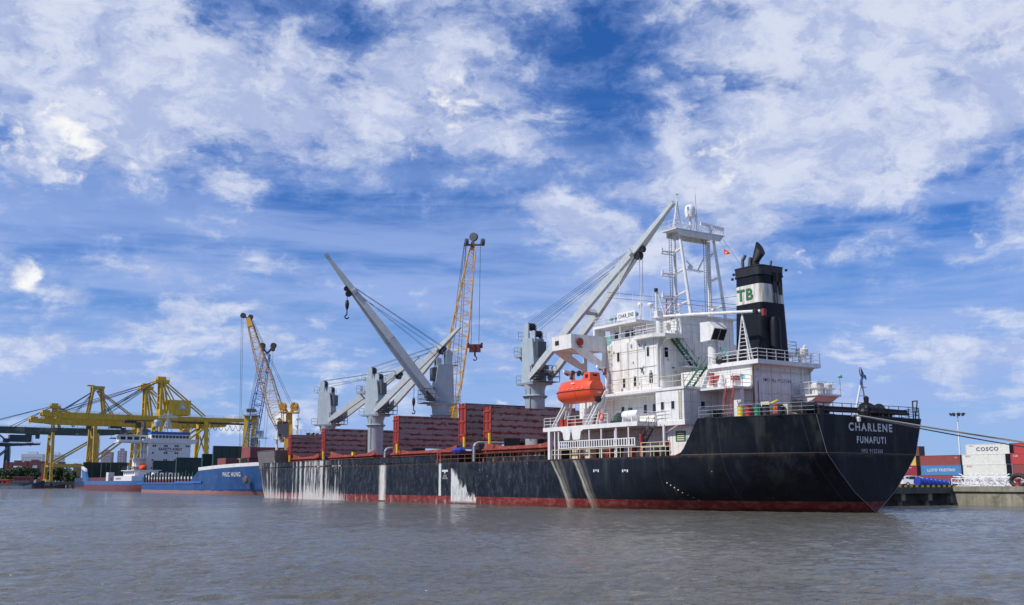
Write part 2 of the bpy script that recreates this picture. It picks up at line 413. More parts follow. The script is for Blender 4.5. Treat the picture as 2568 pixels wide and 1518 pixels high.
    def band(x0, hw, soft, z0, z1):
        d = N.m('ABSOLUTE', N.m('SUBTRACT', xs, x0)); k = N.step(d, hw + soft, hw)
        return N.m('MULTIPLY', k, N.m('MULTIPLY', N.m('GREATER_THAN', z, z0), N.m('LESS_THAN', z, z1)))
    c = N.mix(N.m('MULTIPLY', band(59.75, .22, .12, .95, 4.95), .9), c, (.62, .63, .62, 1))
    c = N.mix(N.m('MULTIPLY', N.m('MULTIPLY', band(76.0, .30, 1.1, .2, 5.0), N.step(s2, .30, .55, .15, 1.0)), .92), c, (.68, .66, .62, 1))
    # the big splash: straight forward edge, spreading aft as it falls
    w = N.m('MULTIPLY', N.m('POWER', N.m('MAXIMUM', N.m('SUBTRACT', 4.35, z), 0.0), 1.25), .95)
    w = N.m('MULTIPLY', N.m('ADD', w, .5), N.step(scuff, .3, .7, .7, 1.35))
    d = N.m('SUBTRACT', N.m('ADD', w, x), 56.95)
    sp = N.m('MULTIPLY', N.step(d, -.3, .9), N.m('MULTIPLY', N.m('LESS_THAN', x, 56.95), N.m('LESS_THAN', z, N.m('ADD', 4.2, N.m('MULTIPLY', scuff, .2)))))
    sp = N.m('MULTIPLY', sp, N.step(N.noise(N.vec(N.m('MULTIPLY', x, 1.6), 0.0, N.m('MULTIPLY', z, .8)), 1.7, 7, .7), .28, .47, .15, 1.0))
    sp = N.m('MULTIPLY', sp, N.step(z, .05, .5))
    c = N.mix(N.m('MULTIPLY', sp, .92), c, N.mix(N.step(s2, .35, .6), (.38, .40, .43, 1), (.74, .72, .67, 1)))
    # two curved scour marks below the deck outlets aft
    for (xa, xb, hw, amt) in ((35.6, 32.6, .08, .9), (34.8, 32.3, .15, .35), (33.9, 32.0, .25, .15), (31.5, 28.9, .08, .9), (30.9, 28.5, .18, .4), (30.0, 28.1, .2, .15)):
        q = N.m('DIVIDE', z, 5.0); xc = N.m('ADD', xb, N.m('MULTIPLY', N.m('POWER', N.m('MAXIMUM', q, 0.0), 1.5), xa - xb))
        dd = N.m('ABSOLUTE', N.m('SUBTRACT', xs, xc)); kk = N.m('MULTIPLY', N.step(dd, hw + .28, hw * .3), N.step(N.noise(N.vec(N.m('MULTIPLY', N.m('SUBTRACT', x, xc), 5.0), 2.0, N.m('MULTIPLY', z, .5)), 1.0, 7, .7), .34, .62, .1, 1))
        c = N.mix(N.m('MULTIPLY', N.m('MULTIPLY', kk, amt), N.m('LESS_THAN', z, 4.85)), c, (.50, .46, .38, 1))
    # rust
    r = N.noise(N.vec(N.m('MULTIPLY', x, 1.4), y, N.m('MULTIPLY', z, .22)), 1.0, 6, .65)
    c = N.mix(N.m('MULTIPLY', N.step(r, .63, .73), .55), c, (.13, .055, .02, 1))
    c = N.mix(N.m('MULTIPLY', N.step(N.m('ADD', z, N.m('MULTIPLY', N.m('SUBTRACT', r, .5), 1.2)), 4.72, 5.0), N.m('MULTIPLY', N.m('LESS_THAN', z, 5.02), .45)), c, (.10, .055, .035, 1))
    N.put(b.inputs['Base Color'], c); b.inputs['Roughness'].default_value = .5; b.inputs['Specular IOR Level'].default_value = .18
    # oil canning of the shell plates
    bn = t.nodes.new('ShaderNodeBump'); bn.inputs['Strength'].default_value = .5; bn.inputs['Distance'].default_value = .12
    hh = N.noise(N.vec(N.m('MULTIPLY', x, 1.2), y, N.m('MULTIPLY', z, .5)), .9, 3, .5)
    hh = N.m('ADD', hh, N.m('MULTIPLY', N.m('ABSOLUTE', N.m('SINE', N.m('MULTIPLY', x, pi / .82))), .10))
    hh = N.m('ADD', hh, N.m('MULTIPLY', N.m('ABSOLUTE', N.m('SINE', N.m('MULTIPLY', z, pi / 2.1))), .12))
    t.links.new(hh, bn.inputs['Height']); t.links.new(bn.outputs[0], b.inputs['Normal'])
    M['hull'] = m
def hatch_material():
    m = bpy.data.materials.new('hatch_paint'); m.use_nodes = True; t = m.node_tree; N = Nodes(t)
    b = t.nodes['Principled BSDF']; co = t.nodes.new('ShaderNodeTexCoord').outputs['Object']; x, y, z = N.xyz(co)
    n1 = N.noise(N.vec(x, N.m('MULTIPLY', y, .7), N.m('MULTIPLY', z, 1.6)), 1.5, 8, .68)
    # bare worn paint between the stiffeners, dark red along them
    fz = N.m('ABSOLUTE', N.m('SUBTRACT', N.m('FRACT', N.m('DIVIDE', z, .78)), .5))
    k = N.step(N.m('ADD', n1, N.m('MULTIPLY', N.m('SUBTRACT', .36, fz), .50)), .41, .57)
    k = N.m('MULTIPLY', k, N.step(N.noise(N.vec(N.m('MULTIPLY', x, .1), N.m('MULTIPLY', y, .15), z), .7, 3, .5), .25, .5, .55, 1))
    c = N.mix(k, (.17, .022, .016, 1), (.31, .245, .235, 1))
    fy = N.m('LESS_THAN', N.m('ABSOLUTE', N.m('SUBTRACT', N.m('FRACT', N.m('DIVIDE', y, 2.1)), .5)), .012)
    c = N.mix(N.m('MULTIPLY', fy, .5), c, (.05, .02, .02, 1))
    r = N.noise(co, 3, 6, .7); c = N.mix(N.m('MULTIPLY', N.step(r, .62, .75), .5), c, (.12, .04, .02, 1))
    N.put(b.inputs['Base Color'], c); b.inputs['Roughness'].default_value = .6
    bn = t.nodes.new('ShaderNodeBump'); bn.inputs['Strength'].default_value = .8; bn.inputs['Distance'].default_value = .07
    t.links.new(N.step(fz, .40, .47), bn.inputs['Height']); t.links.new(bn.outputs[0], b.inputs['Normal'])
    M['hatch'] = m
def funnel_material():
    m = bpy.data.materials.new('funnel_paint'); m.use_nodes = True; t = m.node_tree; N = Nodes(t)
    b = t.nodes['Principled BSDF']; co = t.nodes.new('ShaderNodeTexCoord').outputs['Object']; x, y, z = N.xyz(co)
    c = N.mix(N.step(N.noise(co, .8, 5, .6), .3, .7), (.003, .005, .009, 1), (.009, .013, .019, 1))
    bd = N.m('MULTIPLY', N.m('GREATER_THAN', z, 19.85), N.m('LESS_THAN', z, 21.7))
    wc = N.mix(N.step(N.noise(N.vec(N.m('MULTIPLY', x, 3), N.m('MULTIPLY', y, 3), N.m('MULTIPLY', z, .4)), 1, 6, .65), .4, .68), (.70, .70, .66, 1), (.40, .35, .25, 1))
    c = N.mix(bd, c, wc)
    # soot runs under the side openings
    so = N.m('MULTIPLY', N.step(N.noise(N.vec(N.m('MULTIPLY', x, 3), N.m('MULTIPLY', y, 3.5), N.m('MULTIPLY', z, .35)), 1, 6, .7), .38, .55), N.m('MULTIPLY', N.step(N.m('ABSOLUTE', N.m('SUBTRACT', y, -.35)), .75, .35), N.m('LESS_THAN', x, 13.9)))
    c = N.mix(N.m('MULTIPLY', so, .85), c, (.012, .012, .012, 1))
    N.put(b.inputs['Base Color'], c); b.inputs['Roughness'].default_value = .5; b.inputs['Specular IOR Level'].default_value = .2
    M['funnel'] = m
def water_material():
    m = bpy.data.materials.new('river_water'); m.use_nodes = True; t = m.node_tree; N = Nodes(t)
    b = t.nodes['Principled BSDF']; P = t.nodes.new('ShaderNodeNewGeometry').outputs['Position']; x, y, z = N.xyz(P)
    c = N.mix(N.step(N.noise(P, .035, 4, .6), .3, .7), (.100, .096, .080, 1), (.130, .125, .106, 1))
    N.put(b.inputs['Base Color'], c); b.inputs['IOR'].default_value = 1.33; b.inputs['Specular IOR Level'].default_value = .5
    b.inputs['Roughness'].default_value = .09
    def wv(sx, sy, sc, det, rough, dist=.0): return N.noise(N.vec(N.m('MULTIPLY', x, sx), N.m('MULTIPLY', y, sy), 0.0), sc, det, rough, dist)
    h = N.m('MULTIPLY', wv(1.0, 1.8, 2.6, 4, .6, .4), 1.0)
    h = N.m('ADD', h, N.m('MULTIPLY', N.m('MULTIPLY', wv(.20, .40, 1.4, 3, .5, .2), N.step(y, 120, 240)), 3.0))
    gust = N.step(wv(.018, .06, 1, 4, .6), .3, .7, .45, 1.2)
    h = N.m('MULTIPLY', h, gust)
    bn = t.nodes.new('ShaderNodeBump'); bn.inputs['Strength'].default_value = 1.0; bn.inputs['Distance'].default_value = WAVE
    t.links.new(h, bn.inputs['Height']); t.links.new(bn.outputs[0], b.inputs['Normal'])
    M['water'] = m
WAVE = .14
hull_material(); hatch_material(); funnel_material(); water_material()

# ------------------------------------------------------------------ setting
def structure(mb, name, mt):
    o = mb.build(name, mt); o['kind'] = 'structure'; return o
def river():
    """one sheet to the horizon; within about 200 m of the viewpoint it carries real wavelets"""
    import numpy as np
    rng = np.random.default_rng(5)
    def steps(segs):
        out = [segs[0][0]]
        for a, b, st in segs:
            n = max(1, int(round((b - a) / st))); out += [a + (b - a) * (k + 1) / n for k in range(n)]
        return np.array(out)
    xs = steps([(-9000, -600, 4200), (-600, -120, 120), (-120, -36, .45), (-36, 36, .17), (36, 120, .45), (120, 600, 120), (600, 9000, 4200)])
    ys = steps([(-300, 12, 156), (12, 55, .14), (55, 110, .28), (110, 220, 1.1), (220, 600, 60), (600, 14000, 3350)])
    X, Y = np.meshgrid(xs, ys, indexing='ij'); H = np.zeros_like(X)
    for k in range(100):
        lam = .42 * (4.3 ** rng.random()); kk = 2 * np.pi / lam; th = rng.normal(1.45, .45); ph = rng.random() * 6.28
        a = .0040 * lam ** .85 * (.6 + .8 * rng.random())
        H += a * np.sin(kk * (X * np.cos(th) + Y * np.sin(th)) + ph + .5 * np.sin(.31 * X + .17 * Y + ph))
    patch = .62 + .38 * np.sin(X * .055 + 1.3 * np.sin(Y * .021) + .8) * np.sin(Y * .06 + 1.1 * np.sin(X * .033))
    H = (H + 2.2 * H * np.abs(H)) * patch * WAVE_H
    fade = np.clip((118 - np.abs(X)) / 15, 0, 1) * np.clip((215 - Y) / 60, 0, 1) * np.clip((Y - 12) / 3, 0, 1)
    H *= fade
    nx, ny = X.shape; co = np.stack([X, Y, H], -1).reshape(-1, 3).astype(np.float32)
    me = bpy.data.meshes.new('river_water'); idx = np.arange(nx * ny).reshape(nx, ny)
    q = np.stack([idx[:-1, :-1], idx[1:, :-1], idx[1:, 1:], idx[:-1, 1:]], -1).reshape(-1, 4)
    me.vertices.add(len(co)); me.vertices.foreach_set('co', co.ravel()); me.loops.add(q.size); me.loops.foreach_set('vertex_index', q.ravel().astype(np.int32))
    me.polygons.add(len(q)); me.polygons.foreach_set('loop_start', np.arange(0, q.size, 4, dtype=np.int32)); me.polygons.foreach_set('loop_total', np.full(len(q), 4, dtype=np.int32))
    me.update(); me.validate(); me.polygons.foreach_set('use_smooth', np.ones(len(me.polygons), dtype=bool)); me.materials.append(M['water'])
    o = bpy.data.objects.new('river_water', me); S.collection.objects.link(o); o['kind'] = 'structure'
WAVE_H = 1.0
river()
mat('ground', (.20, .19, .17), .9, var=.2, vscale=.05)
mat('far_green', (.03, .05, .02), .9, var=.3, vscale=.02)
# made ground of the port behind the quay walls
w = MB()
def slab(mb, pts, z0, z1):
    mb.loft([[W(v, u, z0) for v, u in pts], [W(v, u, z1) for v, u in pts]])
slab(w, [(112, -300), (3000, -300), (3000, 3600), (124, 3600), (124, 232), (91.5, 232), (91.5, 78.5), (112, 78.5)], -3, 2.05)
structure(w, 'quay_ground', 'ground')
w = MB(); slab(w, [(-1500, 2600), (124, 2600), (3000, 3600), (3000, 3800), (-1500, 3000)], -1, 3.0)
structure(w, 'far_bank', 'far_green')
# ================================================================== the black cargo ship
ship = thing('cargo_ship', 'long black-hulled cargo ship lettered CHARLENE FUNAFUTI, with white superstructure and four grey deck cranes', 'cargo ship', W(77, 58), pi / 2 - AZ)
MS = Matrix.Translation(ship.location) @ Matrix.Rotation(ship.rotation_euler.z, 4, 'Z')
def at_ship(p): return MS @ Vector(p)
def interp(x, tab):
    if x <= tab[0][0]: return tab[0][1]
    for (a, va), (b, vb) in zip(tab, tab[1:]):
        if x <= b: return va + (vb - va) * (x - a) / (b - a)
    return tab[-1][1]
TOPAFT = [(2.6, 7.0), (3.6, 7.7), (5, 8.35), (8, 9.55), (12, 10.55), (16, 10.95), (18, 11)]
LV = {5.0: [(2.6, 5.9), (5, 7.4), (8, 8.9), (12, 10.3), (16, 10.95), (19, 11)],
      3.4: [(2.6, 4.4), (5, 6.4), (8, 8.1), (12, 9.8), (16, 10.7), (22, 11)],
      1.7: [(2.6, 2.6), (5, 4.9), (8, 6.8), (12, 8.7), (16, 9.9), (24, 10.9), (30, 11)],
      0.0: [(2.6, .05), (4, 1.9), (6, 3.6), (10, 6.0), (14, 7.6), (20, 9.2), (28, 10.5), (36, 11)],
      -2.5: [(2.6, .02), (6, 1.2), (14, 4.2), (24, 7.6), (40, 10.8)]}
BOW = [(114, 11), (119, 10.95), (123, 10.7), (126, 10.25), (130, 9.2), (133.5, 7.8), (137, 6.3), (140, 4.9), (144, 2.9), (147, 1.2), (148.6, .02)]
def hb(x, z):
    if x > 60:
        sh = 0 if z >= 5 else (5 - z) * .62
        if z > 5: sh = -(z - 5) * .5
        return interp(x + sh, BOW)
    ks = sorted(LV)
    def top(x): return interp(x, TOPAFT)
    if z >= 8.2: return top(x)
    lv = [(k, interp(x, LV[k])) for k in ks] + [(8.2, top(x))]
    return interp(z, lv)
ZT = [(2.6, 8.2), (13.05, 8.25), (13.3, 8.0), (13.7, 7.3), (14.4, 6.35), (14.9, 5.6), (15.25, 5.25), (15.9, 5.03), (18, 5.0), (150, 5.0)]
def build_hull():
    xs = [2.6, 3.1, 3.6, 4.3, 5, 6, 7, 8, 9, 10, 11, 12, 13.05, 13.3, 13.5, 13.7, 14.05, 14.4, 14.65, 14.9, 15.25, 15.5, 15.9, 17, 18, 20, 22, 24, 27, 30, 34, 38] + [44 + 6 * i for i in range(12)] + [114, 116, 118, 120, 122, 124, 126, 128, 130, 132, 133.5, 135, 136.5, 138, 139.5, 141, 142.5, 144, 145.5, 147, 148.2]
    bm = bmesh.new(); fr = []
    for x in xs:
        zt = interp(x, ZT); zs = [-2.5, -1.2, 0, .85, 1.7, 2.5, 3.4, 4.2, 5.0 if zt > 5.01 else zt]
        zs += [zs[-1] + (zt - zs[-1]) * k for k in (1 / 3, 2 / 3, 1)] if zt > 5.01 else [5.0] * 0
        ring = [(max(.02, hb(x, z)), z) for z in zs]
        fr.append((x, ring))
    n = min(len(r) for _, r in fr)
    for sd_ in (1, -1):
        cols = [[bm.verts.new((x, sd_ * y, z)) for y, z in r] for x, r in fr]
        for a, b in zip(cols, cols[1:]):
            for i in range(8):
                bm.faces.new((a[i], b[i], b[i + 1], a[i + 1]))
            for i in range(8, min(len(a), len(b)) - 1): bm.faces.new((a[i], b[i], b[i + 1], a[i + 1]))
    x, r = fr[0]                                      # transom
    for (y0, z0), (y1, z1) in zip(r, r[1:]):
        bm.faces.new([bm.verts.new(p) for p in ((x, y0, z0), (x, -y0, z0), (x, -y1, z1), (x, y1, z1))])
    bmesh.ops.remove_doubles(bm, verts=bm.verts, dist=.004)
    bmesh.ops.recalc_face_normals(bm, faces=bm.faces)
    me = bpy.data.meshes.new('hull'); bm.to_mesh(me); bm.free()
    for p in me.polygons: p.use_smooth = True
    me.set_sharp_from_angle(angle=radians(32)); me.materials.append(M['hull'])
    o = bpy.data.objects.new('hull', me); S.collection.objects.link(o); o.parent = ship
    return o
hull = build_hull()
# a welded bead along the transom edge, draft marks and load line
w = MB()
for sd_ in (1, -1): w.path([(2.57, sd_ * hb(2.6, z), z) for z in (.0, .85, 1.7, 2.5, 3.4, 4.2, 5, 6, 7.2, 8.2)], .022, 4)
w.build('weld_bead', 'bead_grey', hull)
w = MB(); w.box(57.75, 59.2, 11.0, 11.012, 3.9, 4.14); w.box(58.35, 58.65, 11.0, 11.012, 3.7, 3.9)
for i in range(5): w.box(57.9 + i * .24, 58.03 + i * .24, 11, 11.012, 3.0 + (i % 2) * .3, 3.22 + (i % 2) * .3)
for x0, z0 in ((27.2, 3.6), (22.6, 3.55), (12.2, 3.5)):
    for k in range(3): w.box(x0 + k * .35, x0 + k * .35 + .2, hb(x0, z0) + .0, hb(x0, z0) + .02, z0 + .1 * (k % 2), z0 + .26)
each(w, 'load_line_mark', 'letters_white', hull)
w = MB()
for i in range(8):
    z = .95 + i * .22; x = 15.1 + i * .36 + .0; yy = hb(x, z)
    w.box(x - .05, x + .07, yy - .01, yy + .035, z, z + .11)
w.build('draft_mark', 'letters_white', hull)
text('ship_name', 'CHARLENE', .72, (2.57, .1, 7.3), (0, -1, 0), (0, 0, 1), 'letters_white', hull, width=5.8, bold=.035, space=1.3)
text('port_name', 'FUNAFUTI', .60, (2.57, .1, 6.2), (0, -1, 0), (0, 0, 1), 'letters_white', hull, width=3.85, bold=.035, space=1.3)
text('registry_number', 'IMO 9125360', .32, (2.57, .08, 5.26), (0, -1, 0), (0, 0, 1), 'letters_white', hull, width=2.8, bold=0, space=1.3)
w = MB(); w.lathe((2.55, 1.75, 8.12), [(.0, 0), (.2, .0), (.24, .1), (.18, .4), (0, .42)], 10, (-.2, 0, -1)); w.build('fairlead_chute', 'white_plain', hull)

def deck(name, xs, z, m, inset=.02):
    w = MB(); a = [(x, hb(x, z) - inset, z) for x in xs]; b = [(x, -hb(x, z) + inset, z) for x in reversed(xs)]
    w.loft([[Vector(p) + Vector((0, 0, -.06)) for p in a + b], a + b]); return w.build(name, m, ship)
deck('main_deck', [16, 18, 22, 30, 40, 60, 80, 100, 114, 120, 124, 128, 132, 136, 140, 144, 147], 4.98, 'red_deck')
deck('poop_deck', [2.62, 3.6, 5, 8, 10, 12, 13.0], 8.16, 'red_deck', .05)
# gunwale lip round the poop
w = MB(); pts = [(x, hb(x, 8.2) - .05, 8.24) for x in (13.05, 12, 10, 8, 6.5, 5, 3.6, 2.65)]; pts += [(p[0], -p[1], p[2]) for p in reversed(pts)]
for a, b in zip(pts, pts[1:]): w.beam(a, b, .14, .07)
w.build('gunwale', 'black', ship)

# forward bulwark of black plate, standing clear of the deck on stays
def strip(w, xs, z0, z1, t=.05, side=1):
    for a, b in zip(xs, xs[1:]):
        ya, yb = hb(a, 5), hb(b, 5)
        w.loft([[(a, side * ya, z0), (a, side * (ya - t), z0), (a, side * (ya - t), z1), (a, side * ya, z1)], [(b, side * yb, z0), (b, side * (yb - t), z0), (b, side * (yb - t), z1), (b, side * yb, z1)]])
bx = [60.9 + 2.45 * i for i in range(22)] + [115, 117, 119, 121, 123, 125, 127, 129, 131, 133, 135, 137, 139, 141, 143, 145, 147]
for sd_ in (1, -1):
    w = MB(); strip(w, bx, 5.17, 5.95, side=sd_)
    for a, b in zip(bx, bx[1:]): w.beam((a, sd_ * (hb(a, 5) - .02), 5.97), (b, sd_ * (hb(b, 5) - .02), 5.97), .16, .05)
    x = 61.2
    while x < 140:
        y = hb(x, 5) - .12; w.beam((x, sd_ * y, 5.9), (x + .15, sd_ * (y + .08), 5.0), .08, .14); x += 1.15
    w.build('bulwark', 'hull', ship)
# open rail aft of the bulwark
for sd_ in (1, -1):
    w = MB(); w.rail([(36.8, sd_ * 10.9, 5.0), (60.6, sd_ * 10.9, 5.0)], .95, 2, 1.75, .03); w.build('railing', 'brown_steel', ship)
w = MB(); w.box(59.7, 59.95, 10.85, 10.95, 5, 6.3); w.box(60.45, 60.7, 10.85, 10.95, 5, 6.3); w.box(59.7, 60.7, 10.82, 10.98, 6.2, 6.3); w.build('gangway_frame', 'red_deck', ship)

# forecastle
fx = [118, 120, 122, 124, 126, 128, 130, 132, 134, 136, 138, 140, 142, 144, 146, 148]
w = MB(); mat('fore_grey', (.13, .12, .115), .6, rust=.6, streak=.6, wcol=(.22, .19, .16), wamt=.5)
for a, b in zip(fx, fx[1:]):
    for sd_ in (1, -1):
        A = [(a, sd_ * (hb(a, 6) - .15), 5.0), (a, sd_ * hb(a, 8), 8.1)]; B = [(b, sd_ * (hb(b, 6) - .15), 5.0), (b, sd_ * hb(b, 8), 8.1)]
        w.face([A[0], B[0], B[1], A[1]])
        w.beam((a, sd_ * hb(a, 8), 8.1), (b, sd_ * hb(b, 8), 8.1), .16, .08)
w.box(117.9, 118.0, -10.8, 10.8, 5, 8.1)
w.build('forecastle', 'fore_grey', ship)
deck('forecastle_deck', [118, 120, 124, 128, 132, 136, 140, 144, 148], 7.1, 'red_deck', .2)
w = MB(); w.lathe((131.5, 8.66, 6.35), [(.0, 0), (.5, 0), (.5, .12), (0, .12)], 14, (.36, .93, .1)); w.build('mooring_port', 'black', ship)
w = MB(); w.tube((146, 0, 7), (146, 0, 12.0), .28, .2, 10); w.tube((146, 0, 12), (146, 0, 13.1), .1, n=6); w.box(145.4, 146.6, -1.0, 1.0, 11.0, 11.08); w.rail([(145.4, -1, 11.05), (145.4, 1, 11.05), (146.6, 1, 11.05)], .9, 2, 1, .025)
fm = w.build('foremast', 'white_plain', ship); w = MB(); w.tube((145.3, 0, 12.0), (145.3, -.5, 12.0), .22, n=8); w.build('foghorn', 'black', fm)
w = MB()
for x, y in ((124, 5), (127, 3), (124, -2), (135, 2)):
    w.tube((x, y - .9, 8.0), (x, y + .9, 8.0), .75, n=12); w.box(x - .9, x + .9, y - 1.2, y - 1.0, 7.1, 8.8); w.box(x - .9, x + .9, y + 1.0, y + 1.2, 7.1, 8.8)
each(w, 'anchor_windlass', 'dark_grey', ship)

# hatch coamings: dark side, red top with slanting stays, a wedge plate at each forward end
COAM = [(38.5, 53.6), (60.2, 78.4), (84.1, 100.4), (104.9, 117.0)]
for i, (a, b) in enumerate(COAM):
    w = MB(); w.box(a, b, -8, 8, 5, 6.12); c_ = w.build('hatch_coaming', 'hull', ship)
    w = MB(); w.box(a, b, -8.05, 8.05, 6.125, 6.45)
    w.box(a + .1, b - .1, -8.7, 8.7, 6.45, 6.6)
    for sd_ in (1, -1):
        x = a + .3
        while x < b - .3:
            w.beam((x, sd_ * 8.6, 6.5), (x + .55, sd_ * 8.08, 5.7), .09, .14); x += .8
        w.beam((a, sd_ * 8.45, 6.2), (b, sd_ * 8.45, 6.2), .07, .07)
        # wedge plates rising to the coaming ends
        w.prism([(b - .1, 0, 6.6), (b - .1, 0, 7.45), (b - 4.6, 0, 6.85), (b - 5, 0, 6.6)], (0, sd_ * 8.2, 0), (0, sd_ * 8.28, 0))
        w.prism([(a + .1, 0, 6.6), (a + .1, 0, 7.35), (a + 2.4, 0, 6.95), (a + 5.0, 0, 6.8), (a + 5.4, 0, 6.6)], (0, sd_ * 8.2, 0), (0, sd_ * 8.28, 0))
        w.beam((a, sd_ * 8.24, 6.72), (b, sd_ * 8.24, 6.72), .2, .24)
    w.build('coaming_top', 'red_deck', c_)
    w = MB()   # the cross-deck vent pipe between two hatches
    for y in (8.4,):
        q = b + 2.2; w.path([(q, y, 5.2), (q, y, 7.0), (q, y - .25, 7.35), (q, y - .7, 7.5), (q, y - 6.5, 7.5)], .17, 8)
    w.build('vent_pipe', 'grey_paint', ship)
text('registry_number', 'IMO No 9125360', .46, (43.6, 8.03, 5.84), (-1, 0, 0), (0, 0, 1), 'letters_cream', ship, width=3.9, bold=.01, space=1.3)
w = MB(); w.lathe((58.9, 8.8, 6.3), [(0, 0), (.9, 0), (.95, .3), (.6, .55), (.2, .62), (0, .62)], 9); w.build('tarpaulin', 'blue_tarp', ship)
w = MB(); w.box(90.4, 91.0, 8.5, 8.9, 6.65, 7.15); w.build('valve_box', 'yellow', ship)
w = MB()
for i in range(5): w.box(47.0 + i * 2.3, 47.35 + i * 2.3, 8.02, 8.1, 5.05, 5.5)
each(w, 'coaming_bracket', 'brown_steel', ship)

# folded hatch covers standing on end
for (X, z0, z1, th, y0) in ((51.6, 7.95, 11.7, 1.5, 8.5), (57.6, 7.7, 12.5, 1.6, 8.5), (76.1, 7.4, 11.9, 1.5, 8.5), (102.0, 7.0, 11.2, 1.3, 8.5), (116.4, 6.7, 10.75, 1.3, 8.5)):
    w = MB(); w.box(X, X + th * .42, -y0, y0, z0, z1); w.box(X + th * .58, X + th, -y0, y0, z0 + .05, z1 - .03)
    w.box(X + th * .42, X + th * .58, -y0 + .4, y0 - .4, z0 + .3, z0 + .6); w.box(X + th * .42, X + th * .58, -y0 + .4, y0 - .4, z1 - .6, z1 - .3)
    hc = w.build('hatch_cover', 'hatch', ship)
    w = MB()
    for sd_ in (1, -1):
        for q in (X - .03, X + th * .42, X + th * .58 - .03, X + th): w.box(q - .05, q + .08, sd_ * y0, sd_ * (y0 + .12), z0 - .1, z1 + .02)
        w.box(X - .02, X + th * .42, sd_ * y0, sd_ * (y0 + .04), z0, z1 - .01); w.box(X + th * .58, X + th + .02, sd_ * y0, sd_ * (y0 + .04), z0 + .05, z1 - .04)
        for q in (z0 + .7, (z0 + z1) / 2, z1 - .6):
            w.box(X + .1, X + th - .1, sd_ * (y0 + .04), sd_ * (y0 + .16), q, q + .22)
        w.box(X + th, X + th + .5, sd_ * (y0 - .3), sd_ * y0, z1 - .8, z1 - .5); w.box(X + th, X + th + .35, sd_ * (y0 - .3), sd_ * y0, z0 + .4, z0 + .7)
    each(w, 'end_frame', 'red_paint', hc)
    w = MB()
    for sd_ in (1, -1): w.tube((X - .25, sd_ * 8.9, z0 - .75), (X - .2, sd_ * 8.9, z0 + .55), .17, n=8)
    each(w, 'hydraulic_ram', 'yellow', hc)
    w = MB()
    for y in (-5, 0, 5): w.box(X, X + th, y - .7, y + .7, 6.6, z0)
    each(w, 'support_bracket', 'black', hc)

